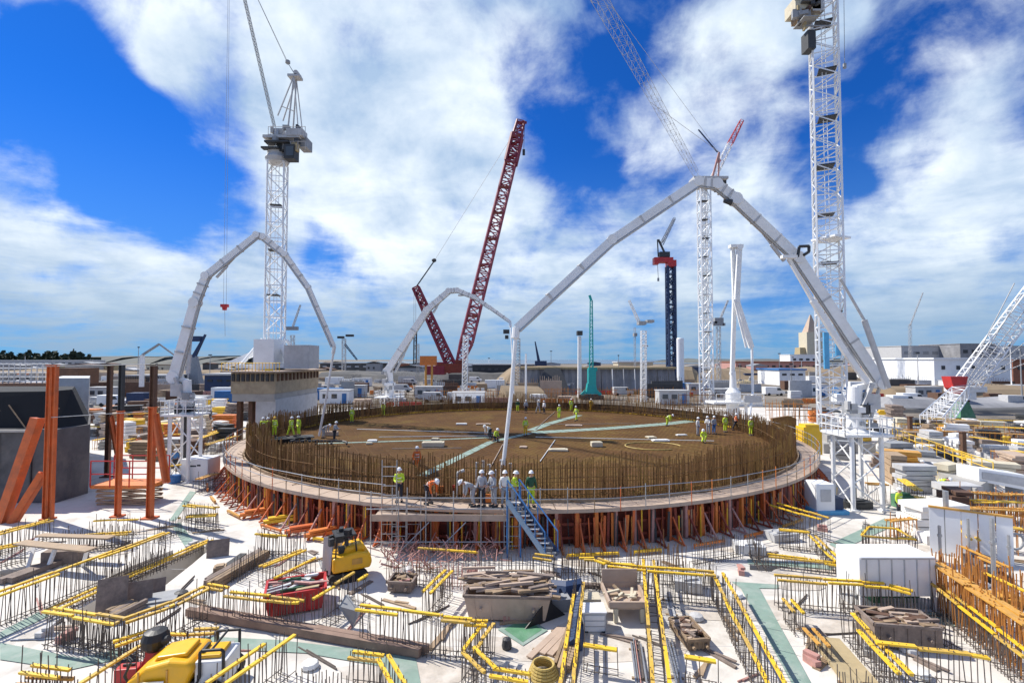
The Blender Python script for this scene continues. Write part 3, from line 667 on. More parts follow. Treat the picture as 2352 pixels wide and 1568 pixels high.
# right tower crane
Y2 = 50; x2_ = V(1910,900,Y2).x
c2 = thing('tower_crane', 'very tall white lattice tower crane mast rising out of the picture on the right', 'tower crane', (x2_, Y2, 0))
mast(c2, x2_, Y2, .8, V(0,-60,Y2).z, 2.25, R(-24), 'white_clean', .12, bay=1.25, every=4)
MB().box((x2_, Y2, .45), (5,5,.9)).box((x2_,Y2,1.2),(3,3,.8)).build('foundation_block', 'concrete', c2)
MB().box(V(1898,805,Y2-1.5), (.5,.15,3.6)).box(V(1925,800,Y2-1.3), (.5,.15,1.4)).build('climb_barrier', 'skyblue', c2)
MB().box(V(1908,549,Y2), (2.5,2.5,.2), R(24)).build('collar', 'white_clean', c2)
rq = random.Random(9)
for i in range(18): MB().box(V(rq.uniform(1826,1880), rq.uniform(-30,62), Y2-1.3+rq.uniform(0,.6)), (rq.uniform(.2,.9),.5,rq.uniform(.2,.9)), rq.uniform(-.4,.4)).build('winch_gear', rq.choice(['dark','grey','timber','sand','bank_dark','rustcol']), c2)
for (a_, b_, m_) in (((1843,22),(2.6,2.0,1.3),'cream'), ((1850,40),(2.0,1.8,.8),'timber'), ((1866,10),(1.2,2.0,2.8),'lgrey')): MB().box(V(a_[0],a_[1],Y2), b_).build('machinery', m_, c2)
MB().box(V(1857,98,Y2-.4), (.8,1.2,1.9)).build('cab', 'dark', c2); MB().box(V(1880,60,Y2-1.2), (2.6,.1,.12)).box(V(1850,52,Y2-1), (1.4,2,.1)).build('service_platform', 'grey', c2)
MB().tube(V(1938,-40,Y2-1), V(1940,150,Y2-1), .03, 4).box(V(1940,152,Y2-1), (.25,.2,.5)).build('hoist_rope', 'grey', c2)
# centre-right tower crane
Y3 = 100; x3_ = V(1620,700,Y3).x
c3 = thing('tower_crane', 'white tower crane right of centre with its lattice jib reaching to the upper left', 'tower crane', (x3_, Y3, 0))
zt = V(0,432,Y3).z; mast(c3, x3_, Y3, 0, zt, 2.0, 0, 'white_clean', .17, bay=2.4, every=1.6)
MB().lathe((x3_,Y3,zt), [(1.4,0),(1.7,.6),(1.4,1.4)], 14).box((x3_+1,Y3,zt+1.7), (7,3,.5)).build('slewing_platform', 'lgrey', c3)
MB().box((x3_+3.6,Y3+.5,zt+.6), (1.8,2,2.0)).build('counterweight', 'dark', c3)
MB().lattice(V(1598,398,Y3-1.5), V(1345,-60,58), 1.0, 30, .03, 1.5, rd=.018).build('jib', 'lgrey', c3)
MB().bar(V(1636,408,Y3), V(1652,350,Y3), .35).bar(V(1650,408,Y3), V(1652,350,Y3), .25).build('a_frame', 'pink', c3)
MB().tube(V(1652,350,Y3), V(1494,235,Y3-18), .05, 4).tube(V(1652,350,Y3), V(1350,-60,60), .03, 4).build('pendant_rope', 'lgrey', c3)
Y4 = 190; x4_ = V(1620,700,Y4).x
c4 = thing('tower_crane', 'distant tower crane with a red tipped jib pointing up to the right', 'tower crane', (x4_, Y4, 0))
mast(c4, x4_, Y4, 0, V(0,410,Y4).z, 1.8, 0, 'lgrey', .12, bay=3)
MB().lattice(V(1640,405,Y4), V(1676,332,Y4), 2.0, 9, .14, 1.8).build('jib', 'white', c4); MB().lattice(V(1677,330,Y4), V(1704,277,Y4), 1.8, 6, .14, 1.2).build('jib_tip', 'red', c4)
MB().tube(V(1604,298,Y4), V(1648,350,Y4), .28, 5).build('luffing_strut', 'navy', c4); MB().lathe(V(1650,374,Y4), [(.2,0),(1,.5),(1,1.2),(.2,1.7)], 10).build('aviation_lamp_housing', 'red', c4)
# dark blue tower crane
Y5 = 150; x5_ = V(1541,700,Y5).x
c5 = thing('tower_crane', 'dark blue tower crane with a bright red slewing deck right of centre', 'tower crane', (x5_, Y5, 0))
zt = V(0,612,Y5).z; mast(c5, x5_, Y5, 0, zt, 2.1, 0, 'navy', .38, bay=2.3)
MB().box(V(1523,598,Y5), (5.6,2.4,1.5)).box(V(1541,606,Y5), (2.6,2.6,2)).build('slewing_deck', 'red', c5)
MB().box(V(1506,600,Y5-.5), (1.4,2,2)).build('counterweight', 'red', c5)
MB().bar(V(1512,590,Y5), V(1510,550,Y5), .3).bar(V(1530,588,Y5), V(1512,550,Y5), .5).box(V(1526,585,Y5),(3,1.5,1.6)).build('a_frame', 'dark', c5)
MB().lattice(V(1520,560,Y5), V(1549,502,Y5+10), .8, 8, .12, .6).build('jib', 'grey', c5); MB().tube(V(1510,600,Y5), V(1512,640,Y5), .08, 4).box(V(1512,642,Y5), (.5,.4,1)).build('hoist_rope', 'grey', c5)
# red lattice crawler crane
Y6 = 170; zb = V(0,866,Y6).z; xb = V(1040,860,Y6).x
c6 = thing('crawler_crane', 'big dark red lattice boom crawler crane behind the pour', 'crawler crane', (xb, Y6, 0))
MB().lattice(V(1050,850,Y6), V(1072,785,Y6), 1.6, 5, .3, 4.0, rd=.2).lattice(V(1072,785,Y6), V(1188,312,Y6), 4.0, 30, .36, 3.4, rd=.24).build('main_boom', 'crane_pink', c6)
MB().lattice(V(1188,312,Y6), V(1196,280,Y6), 3.0, 3, .35, 2.6).bar(V(1188,280,Y6), V(1210,282,Y6), .8, .6).bar(V(1186,300,Y6), V(1206,284,Y6), .4).build('boom_head', 'magenta', c6)
for k in range(9): MB().box(V(1072+ (1188-1072)*k/8, 785-(785-312)*k/8, Y6-1.8), (4.3,.4,.8)).build('boom_splice', 'deepred', c6)
MB().lattice(V(1173,375,Y6), V(1188,312,Y6), 3.7, 4, .6, 3.6, rd=.4).build('upper_boom', 'magenta', c6)
MB().lattice(V(1042,852,Y6), V(955,660,Y6), 3.0, 18, .42, 2.0, rd=.26).build('derrick_mast', 'magenta', c6)
MB().bar(V(955,660,Y6), V(997,600,Y6), .35).lathe(V(997,598,Y6)-Vec((0,0,.7)), [(.2,0),(.8,.4),(.8,1.0),(.2,1.4)], 10).build('spreader_strut', 'dark', c6)
MB().tube(V(997,600,Y6), V(1190,290,Y6), .06, 4).tube(V(955,662,Y6), V(955,800,Y6), .06, 4).tube(V(951,662,Y6), V(950,800,Y6), .06, 4).build('pendant_rope', 'grey', c6)
MB().lattice(V(954,760,Y6), V(953,835,Y6), .9, 8, .12).build('suspended_ballast_link', 'dark', c6)
MB().tube(V(1205,284,Y6), V(1203,345,Y6), .07, 4).box(V(1203,350,Y6), (.9,.6,2)).build('hook_block', 'dark', c6)
MB().box(V(1035,845,Y6), (8,4.5,3.2)).box(V(1055,838,Y6), (3,3,3.5)).build('superstructure', 'deepred', c6)
for s_ in (-4, 4): MB().box((xb, Y6+s_, .9), (9.5,1.5,1.8)).build('crawler_track', 'dark', c6)
MB().box(V(1003,850,Y6), (6,5,3)).box(V(1012,838,Y6),(3,4,2)).build('counterweight', 'magenta', c6)
cb = MB().box(V(984,828,Y6-12), (5,3,3.0)).build('cabin', 'orange_b', label='orange box cabin on posts left of the red lattice crane', category='cabin')
MB().tube(V(978,834,Y6-12), V(978,885,Y6-12), .35, 6).tube(V(992,834,Y6-12), V(992,885,Y6-12), .35, 6).build('post', 'amber', cb)
ORG_FIX = None
# white lattice mast before the red crane
q = V(1067,882,125); o = thing('lattice_mast', 'slender white lattice mast crossing in front of the red crane boom', 'mast', (q.x, 125, 0))
MB().lattice((q.x,125,0), V(1070,770,125), 1.2, 16, .09).build('mast_frame', 'white_clean', o); MB().box((q.x,125,.4), (3,3,.8)).build('base', 'concrete', o)
# teal rig
q = V(1358,905,112); o = thing('piling_rig', 'teal piling rig with a tall thin lattice mast behind the pour', 'piling rig', (q.x, 112, 0))
MB().lattice(V(1358,890,112), V(1358,690,112), .9, 26, .09, .5).build('leader_mast', 'teal', o); MB().bar(V(1358,690,112), V(1354,678,112), .5).build('mast_head', 'teal', o)
MB().box(V(1359,868,112), (1.7,2,4.2)).box(V(1358,892,112), (2.6,2.6,2.4), top=.7).box(V(1361,848,112),(1.9,1.6,.8)).build('body', 'teal', o)
for s_ in (-1.5,1.5): MB().box((q.x, 112+s_, .45), (5,.8,.9)).build('crawler_track', 'dark', o)
MB().bar(V(1345,898,111), V(1336,907,111), .7).bar(V(1370,898,111), V(1380,907,111), .7).build('outrigger', 'teal', o)
# distant cranes, thin
def far_crane(x, yb, yt, Y, w, m, label, jib=None, deck=None, dm='dark', lat=True, jm=None):
    q = V(x, yb, Y); o = thing('tower_crane', label, 'tower crane', (q.x, Y, 0))
    (MB().lattice((q.x,Y,0), V(x,yt,Y), w, max(6, int((yb-yt)/6)), w*.09) if lat else MB().tube((q.x,Y,0), V(x,yt,Y), w*.5, 8, w*.4)).build('mast', m, o)
    if deck:
        for (a, b, c, d_) in deck: MB().box(V((a+c)/2, (b+d_)/2, Y), ((c-a)*Y/F, 2.0, (d_-b)*Y/F)).build('machinery_deck', dm, o)
    if jib: MB().lattice(V(jib[0],jib[1],Y), V(jib[2],jib[3],Y), w*.5, 12, w*.07, w*.35).build('jib', jm or m, o)
    return o
far_crane(1331,885,772,118,1.1,'white','slim white mast with a dark lamp head left of the teal rig',None,[(1325,760,1337,770)],lat=False)
far_crane(1478,915,760,105,1.0,'white','pale mast with a small dark deck left of the dark blue crane',(1470,745,1445,690),[(1465,738,1482,746),(1484,735,1500,741)],'grey')
far_crane(1458,840,752,160,.5,'lgrey','thin hanging pole beside the pale mast with a small deck',None,[(1455,765,1462,772)],'grey')
far_crane(1650,830,750,210,1.4,'lgrey','far grey crane showing between the white mast and the folded boom',(1650,742,1672,690),[(1628,738,1645,743),(1640,730,1660,748),(1658,742,1664,748)],'grey')
far_crane(790,835,778,260,1.6,'lgrey','far grey crane with a dark horizontal deck right of the left boom tip',(792,790,820,826),[(795,768,812,773),(776,772,790,777)],'dark',jm='navy')
far_crane(672,832,770,240,1.5,'lgrey','far grey crane peeping out from behind the left tower crane mast',(672,752,690,700),[(655,750,684,758)],'grey')
far_crane(1188,890,778,130,1.4,'lgrey','pale mast with two dark lamps just behind the big boom elbow',None,[(1156,757,1170,766),(1160,770,1168,778)],'dark',lat=True)
far_crane(1208,925,812,100,.45,'white','thin white and red pole right of the big boom hose',None,None,lat=False)
far_crane(960,860,790,150,.6,'grey','thin dark pole left of the red lattice crane',None,None)
far_crane(525,770,640,220,.01,'lgrey','faint thin mast far behind the left boom',(430,770,535,622),None,jm='lgrey')
far_crane(2090,830,745,300,1.2,'lgrey','faint far crane with a raised jib left of the long grey building',(2090,748,2120,672),None)
q = V(1236,835,190); o = thing('mobile_crane', 'small dark crane with its boom raised on the skyline above the earth bank', 'crane', (q.x,190,6.4))
MB().box((q.x+1,190,7.4), (4.5,2.5,2)).build('body', 'navy', o); MB().bar(V(1238,832,190), V(1229,784,190), 1.1, w2=.4).build('boom', 'navy', o)
q = V(325,870,95); o = thing('pump_truck', 'blue pump truck with a thin grey jointed boom far behind on the left', 'truck', (q.x,95,0))
MB().box((q.x-.3,95,1.6), (3.4,2.2,2)).build('body', 'navy', o); MB().bar(V(325,888,95), V(327,815,95), .6).build('mast', 'white', o)
MB().bar(V(327,815,95), V(366,790,95), .35).bar(V(366,790,95), V(400,815,95), .25).build('boom', 'grey', o)
for s_ in (-1.2,.8): MB().tube((q.x+s_,93.8,.5), (q.x+s_,96.2,.5), .5, 12).build('wheel', 'rubber', o)
q = V(447,830,150); o = thing('mobile_crane', 'dark blue crane jib rising behind the root of the left boom', 'crane', (q.x,150,0))
MB().box((q.x,150,5), (5,3,10), top=.3).build('body', 'grey', o); MB().bar(V(445,820,150), V(472,768,150), 1.0, w2=.5).box(V(448,778,150), (4,1.5,1.6)).build('jib', 'navy', o)
# white crawler crane with fanned lattice at the right edge
Y7 = 75; o = thing('crawler_crane', 'white lattice crane with a fan of cables leaning out of the right edge', 'crawler crane', V(2205,940,Y7)*Vec((1,1,0)) if False else Vec((V(2205,940,Y7).x, Y7, 0)))
MB().lattice(V(2140,975,Y7-14), V(2215,890,Y7), 2.2, 12, .09, 1.6).build('lower_boom', 'white_clean', o)
for i in range(7): MB().tube(V(2205+i*8, 892-i*3, Y7), V(2330+i*16, 650+i*26, Y7-4), .07, 5).build('stay_cable', 'lgrey', o)
MB().lattice(V(2222,880,Y7), V(2400,640,Y7-4), 2.6, 18, .1, 2.2).build('upper_boom', 'white_clean', o)
MB().box(V(2217,893,Y7), (4.6,2.2,.8)).box(V(2212,908,Y7), (2.2,2,1.2)).build('turntable', 'white', o); MB().box(V(2210,940,Y7), (2.4,2,2.4), top=.5).build('pedestal', 'green_deep', o)
MB().side([(-1.3,1.3),(1.3,1.3),(.9,-.4),(0,-1.3),(-.9,-.4)], V(2193,884,Y7-1), 0, 1.6).build('counterweight', 'red', o)

# ------------------------------------------------------------------ buildings and walls
# concrete block that carries the left crane
Yb = 54; xa, xb_ = V(530,900,Yb).x, V(724,900,65).x; o = thing('concrete_building', 'unfinished concrete block with timber shuttered top under the left tower crane', 'building', ((xa+xb_)/2, Yb+5, 0))
zt = 7.75
MB().box(((xa+xb_)/2, Yb+6, zt-1.35), (xb_-xa, 12, 2.3)).build('upper_shuttering', 'taupe', o)
mb = MB()
for i in range(9): MB().box((xa+.3+i*(xb_-xa-.6)/8, Yb-.08, zt-.75), (.3,.2,.8)).build('shutter_rib', 'dark', o)
for i in range(12): MB().box((xb_+.08, Yb+.5+i, zt-.75), (.2,.3,.8)).build('shutter_rib', 'rustcol', o)
MB().box(((xa+xb_)/2, Yb+6, zt-2.9), (xb_-xa-.2, 11.8, .9)).build('concrete_band', 'concrete', o)
MB().box(((xa+xb_)/2, Yb+6, zt-.1), (xb_-xa+1.6, 13.4, .16)).build('top_deck', 'pinkply', o)
mb = MB()
for i in range(18): x = xa-.7+i*(xb_-xa+1.4)/17; mb.tube((x, Yb-.6, zt-.1), (x, Yb-.6, zt+.9), .04, 4)
mb.tube((xa-.8,Yb-.6,zt+.85), (xb_+.8,Yb-.6,zt+.85), .04, 4).box(((xa+xb_)/2+2, Yb-.62, zt+.12), (xb_-xa-4,.06,.2)); mb.build('edge_rail', 'yellow', o)
MB().box((xb_-1.1, Yb+6, 2.3), (2.2, 11.6, 4.6)).build('end_wall', 'lgrey', o); MB().box(((xa+xb_)/2-1.0, Yb+8, 2.3), (xb_-xa-2.4, 7, 4.6)).build('inner_wall', 'deepred', o)
for i in range(4): MB().box((xa+.4+i*1.3, Yb+1.2, 2.3), (.45,.6,4.6)).build('column', random.choice(['rustcol','timber']), o)
MB().box((V(590,820,57).x, 60, 9.6), (2.4,3,3.6)).build('site_cabin', 'white_clean', label='white cabin left of the left tower crane foot', category='cabin')
MB().box((V(668,820,57).x, 60, 9.3), (3.0,3,2.8)).build('site_cabin', 'lgrey', label='grey panelled cabin right of the left tower crane foot', category='cabin')
# dark block on the far left
p0, p1 = G(-70,1160), G(128,1160); xr = V(205,1000,33).x
o = thing('concrete_block', 'massive dark concrete block with black sheeting on top at the left edge', 'concrete structure', (p0.x, 33, 0))
MB().prism([(-50,31.2),(V(128,1100,31.2).x,31.2),(V(203,1100,33.5).x,33.5),(V(204,1100,40).x,40),(-50,40)], 0, 4.6).build('base_wall', 'darkconc', o)
zq = 6.9
mb = MB(); A = [(-49.5,31.6),(V(126,1100,31.6).x,31.6),(V(198,1100,33.6).x,33.6),(V(200,1100,39.5).x,39.5),(-49.5,39.5)]; B = [(-49.5,32.5),(V(110,1100,32.5).x,32.5),(V(162,1000,34.5).x,34.5),(V(168,1000,38.5).x,38.5),(-49.5,38.5)]
n = len(A); mb.v = [(a_, b_, 4.6) for a_, b_ in A] + [(a_, b_, zq-.25*(k==0)) for k, (a_, b_) in enumerate(B)]
mb.f = [(i,(i+1)%n,n+(i+1)%n,n+i) for i in range(n)] + [tuple(n+i for i in range(n))]
mb.build('sheeting', 'tarp', o)
MB().tube((p0.x-2,31.9,5.6), (V(118,1100,31.9).x,32.3,5.8), .04, 5).tube(V(20,930,32), V(60,985,31.5), .04, 5).tube(V(165,925,34.5), V(185,1000,34), .03, 5).build('batten', 'timber', o)
MB().box((-36,31.1,4.5),(12.5,.25,.12)).build('ledge', 'concrete', o)
for i in range(9): MB().box((-47+i*2.1, 31.14, 2.2), (.08,.1,4.2)).build('panel_joint', 'dark', o)
q = MB().prism([(V(143,900,43).x,42),(V(204,900,42).x,42),(V(206,900,48).x,48),(V(143,900,48).x,48)], 0, 7.4)
solo(q, 'concrete_wall', 'lgrey', 'pale concrete wall rising behind the dark block at left', 'wall')
MB().box((V(180,840,60).x, 60, 7.0), (2.6,3,1.9)).build('shutter_crate', 'rustcol', label='rusty brown crate on top of the pale wall at left', category='crate')
# long scaffold gantry left back
o = thing('scaffold_gantry', 'long pale scaffold gantry with white frames behind the dark block', 'scaffold', (V(20,860,60).x, 60, 0))
MB().box((V(30,885,60).x, 60, V(0,884,60).z), (16,3,.5)).build('deck', 'rustcol', o)
for i in range(11):
    x = V(-20+i*13,880,59).x; MB().tube((x,59,0), (x,59,V(0,835,59).z), .06, 5).build('standard', 'lgrey', o)
for yy in (835,845,855,865,875): MB().tube(V(-30,yy,59), V(118,yy,59), .06, 5).build('ledger', 'white' if yy%2 else 'lgrey', o)
for i in range(5): MB().box(V(8+i*22,866,59.5), (.7,.15,1.0)).build('mesh_panel', 'grey', o)
# grey sheet wall in the back
Yw = 128; o = thing('retaining_wall', 'tall grey ribbed sheet retaining wall running behind the pour', 'wall', (V(1400,900,Yw).x, Yw, 0))
xa, xb_ = V(1195,900,Yw).x, V(1556,900,Yw).x; n = int((xb_-xa)/.9)
mb = MB(); zs = V(0,846,Yw).z
for i in range(n+1): mb.v += [(xa+i*.9, Yw + (0 if i%2 else .5), 0), (xa+i*.9, Yw + (0 if i%2 else .5)+1.5, zs*(1+.02*math.sin(i*.3)))]
mb.f = [(2*i, 2*i+2, 2*i+3, 2*i+1) for i in range(n)]; mb.build('sheet_piles', 'bank_grey', o)
MB().box(((xa+xb_)/2, Yw+2, zs+.1), (xb_-xa, 2.5, .5)).build('capping_beam', 'sand', o)
mb = MB(); a_ = V(1225,900,Yw-3).x; c_ = V(1312,900,Yw-3).x
mb.v = [(a_,Yw-5,0),(c_,Yw-5,0),(V(1287,846,Yw).x,Yw+.3,zs),(V(1252,846,Yw).x,Yw+.3,zs),(a_,Yw+2,0),(c_,Yw+2,0)]; mb.f = [(0,1,2,3),(1,5,2),(0,3,4)]
mb.build('sprayed_slope', 'dark', o)
for i in range(9): q = V(1330+i*26,905,Yw-1); MB().tube((q.x,Yw-1,0), (q.x,Yw-.2,zs*.98), .12, 5).build('pipe', random.choice(['white','lgrey','dark']), o)
# white tube right of blue crane
q = V(1563,850,140); solo(MB().lathe((q.x,140,0), [(1.0,0),(1.0,V(0,778,140).z),(.8,V(0,776,140).z)], 16), 'silo', 'white_clean', 'tall plain white cylinder standing right of the dark blue crane', 'silo', smooth=False)
# cream tower
q = V(1862,815,420); o = thing('reactor_tower', 'cream coloured tower block on the skyline left of the right crane mast', 'building', (q.x,420,0))
MB().box((q.x,420,16), (13,12,32)).build('tower', 'cream', o); MB().box((q.x-9,420,9), (7,12,20), top=.6).build('side_block', 'sand', o)
MB().bar((q.x,420,32), (q.x+.5,420,47), 9, w2=.8).build('spire_scaffold', 'pinkply', o); MB().box((q.x,413.8,16), (.6,.2,30)).build('joint', 'sand', o)
# right buildings
def block(name, label, x0, x1, yt, yb, Y, m, wins=0, wr=1, dpt=20, roof=None, wm='dark', ws=.5):
    a_, b_ = V(x0,yt,Y), V(x1,yb,Y); o = thing(name, label, 'building', ((a_.x+b_.x)/2, Y+dpt/2, 0))
    MB().box(((a_.x+b_.x)/2, Y+dpt/2, a_.z/2), (b_.x-a_.x, dpt, a_.z)).build('wall', m, o)
    MB().box(((a_.x+b_.x)/2, Y+dpt/2, a_.z+.25), (b_.x-a_.x+.8, dpt+.8, .5)).build('roof', roof or m, o)
    for r_ in range(wr):
        for i in range(wins):
            x = a_.x + (b_.x-a_.x)*(i+.6)/(wins+.2); z = a_.z*(.82 - .3*r_/max(1,wr-1) if wr > 1 else .72); w = MB().box((x, Y-.05, z), ((b_.x-a_.x)/wins*ws, .2, a_.z*.13)).build('window', wm, o)
    return o
block('site_building','long white building with small dark windows near its roof at far right',2145,2325,825,872,150,'white_clean',5,1,25,ws=.22)
block('site_building','brick red building end at the right edge behind the white building',2326,2400,828,868,160,'brick',2)
block('power_station','very long low grey hall on the right skyline behind the white building',2070,2420,795,835,420,'lgrey',16,1,60,wm='grey',ws=.6)
block('power_station','dark grey upper hall standing over the long grey hall on the right',2205,2290,790,832,400,'bank_grey',4,1,40)
block('site_building','blue and grey sheds in front of the long grey hall',2090,2190,826,850,240,'lgrey',8,2,18,roof='blue')
block('site_building','row of low pink brick sheds behind the folded boom',1690,1880,832,850,260,'pink',12,1,20,roof='brick')
block('site_building','white workshop with a blue side behind the folded boom',1790,1850,850,868,170,'white_clean',3,1,15,roof='blue')
block('site_building','small white office behind the right crane mast',1815,1880,815,832,380,'white',4,1,15)
block('site_building','flat tan sheds left of the white building',2040,2140,845,862,190,'sand',6,1,14,roof='orange')
block('site_building','orange roofed store in front of the white building',2050,2140,828,846,220,'pink',5,1,12,roof='brick')
block('site_building','far row of dark sheds right of the left crane',735,905,835,846,300,'bank_dark',9,1,14,roof='bank_grey',wm='lgrey')
block('site_building','long dark shed behind the red lattice crane',1085,1240,838,862,215,'dark',10,1,12,roof='lgrey',wm='bank_dark')
block('site_building','low cream shed on the bank above the sheet wall',1420,1500,833,845,200,'cream',5,1,10,roof='lgrey')
block('site_building','row of pale sheds on the left skyline under the dark wood',0,215,828,840,420,'lgrey',14,1,12,roof='white')
block('site_building','dark blue shed behind the left boom mast',470,560,862,888,130,'navy',4,1,10,roof='lgrey')
block('site_building','dark shed between the orange columns and the left boom',285,380,865,882,140,'bank_dark',5,1,10,roof='grey')
# far dark wood
mb = MB(); rnd = random.Random(4)
for i in range(2600):
    x = rnd.uniform(-60, 214); y0_ = V(x, 826, 700).z; q = V(x, 826, 700 + rnd.uniform(-25,25)); q.z = rnd.uniform(1, 17 + 3*math.sin(x*.12) + 2*math.sin(x*.31)) * (1 if x < 205 else .6)
    s_ = rnd.uniform(1.2, 3.2); n = len(mb.v); d1 = Vec((rnd.uniform(-1,1), rnd.uniform(-1,1), rnd.uniform(-1,1))).normalized()*s_; d2 = d1.cross(Vec((rnd.uniform(-1,1), 1, rnd.uniform(-1,1)))).normalized()*s_
    mb.v += [tuple(q-d1), tuple(q+d2), tuple(q+d1), tuple(q-d2)]; mb.f.append((n,n+1,n+2,n+3))
q = V(75,826,700); mb.box((q.x,705,6), (170,20,12)); mb.build('distant_wood', 'wood_far', kind='stuff', label='dark belt of trees on the left skyline', category='wood')

# ------------------------------------------------------------------ orange steel columns
def hcol(mb, a, b, w, d_):                            # H section between two points
    ax = (b-a).normalized(); x = Vec((1,0,0)); x = (x - ax*x.dot(ax)).normalized(); y = ax.cross(x)
    for s_ in (-1,1): mb.bar(a+x*(s_*(w/2-.02)), b+x*(s_*(w/2-.02)), .04 if abs(ax.z) > .95 else d_, d_ if abs(ax.z) > .95 else .04)
    mb.bar(a, b, w-.08, .04) if abs(ax.z) > .95 else mb.bar(a, b, .04, w-.08)
    return mb
def column(label, x, yb, yt, w, split=None, lean=0, lower='orange', upper='rustcol', braces=(), twin=False):
    p = G(x, yb); Y = p.y; top = V(x, yt, Y); o = thing('steel_column', label, 'column', p); z = (V(x,split,Y).z if split else top.z)
    mb = MB()
    for dx in ((-w*.55, w*.55) if twin else (0,)):
        hcol(mb, p+Vec((dx,0,0)), Vec((p.x+dx,Y,z)), w, w*.9)
    mb.build('shaft', lower, o)
    if split: hcol(MB(), Vec((p.x,Y+.02,z)), Vec((p.x,Y+.02,top.z)), w*.9, w*.9).build('upper_shaft', upper, o)
    MB().box(p+Vec((0,0,.04)), (w*2.4,w*2,.08)).build('base_plate', lower, o); MB().box((p.x,Y,z+.03),(w*(2.3 if twin else 1.2),w*1.2,.06)).build('cap_plate', lower, o)
    for (ax_, ay, bx_, by, bw, bm) in braces: MB().bar(V(ax_,ay,Y+.1), V(bx_,by,Y-.6), bw, bw*.8).bar(V(ax_,ay,Y+.1)+Vec((bw*.5,0,0)), V(bx_,by,Y-.6)+Vec((bw*.5,0,0)), .05, bw).build('raking_brace', bm, o)
    return o
column('thick twin orange steel column with two raking braces before the dark block', 110, 1192, 840, .25, twin=True, braces=((86,960,-4,1215,.5,'orange'),(96,1085,24,1200,.4,'orange')))
column('rust brown steel column left of the two slim orange ones', 246, 1095, 842, .30, lower='rustcol', braces=((254,955,276,1075,.3,'orange'),))
column('slim orange steel column with black top, middle one of the column group', 270, 1186, 838, .25, split=945, upper='dark')
column('slim orange steel column with dark rusty top and a brace to its right', 344, 1190, 840, .30, split=936, upper='rustcol', braces=((356,950,382,1108,.3,'orange'),))
solo(MB().tube(V(95,841,27.9), V(345,836,28.6), .025, 5), 'rail_tube', 'galv', 'thin galvanised rail tying the heads of the orange columns together', 'tube')
solo(MB().tube(V(118,958,27.8), V(345,944,28.6), .02, 5), 'rail_tube', 'galv', 'thin galvanised rail across the middle of the orange columns', 'tube')
o = thing('frame_lift', 'orange painted steel cage platform standing between the orange columns', 'lift platform', G(300,1150))
pb = V(300,1110,31.5); W_, D_ = 3.6, 1.8
MB().box((pb.x, 31.5, pb.z), (W_,D_,.2)).build('deck', 'orange_b', o)
mb = MB()
for sx in (-1,-.33,.33,1):
    for sy in (-1,1): mb.tube((pb.x+sx*W_/2, 31.5+sy*D_/2, pb.z), (pb.x+sx*W_/2, 31.5+sy*D_/2, pb.z+1.6), .04, 5)
for sy in (-1,1):
    for z in (.8,1.6): mb.tube((pb.x-W_/2,31.5+sy*D_/2,pb.z+z), (pb.x+W_/2,31.5+sy*D_/2,pb.z+z), .04, 5)
mb.build('guard_rail', 'red', o)
mb = MB(); n = 4
for i in range(n):
    z0_, z1_ = pb.z*i/n, pb.z*(i+1)/n
    for sy in (-1,1): mb.bar((pb.x-W_*.42,31.5+sy*.7,z0_+.05), (pb.x+W_*.42,31.5+sy*.7,z1_-.02), .09).bar((pb.x+W_*.42,31.5+sy*.78,z0_+.05), (pb.x-W_*.42,31.5+sy*.78,z1_-.02), .09)
mb.build('scissor_arms', 'ply', o)

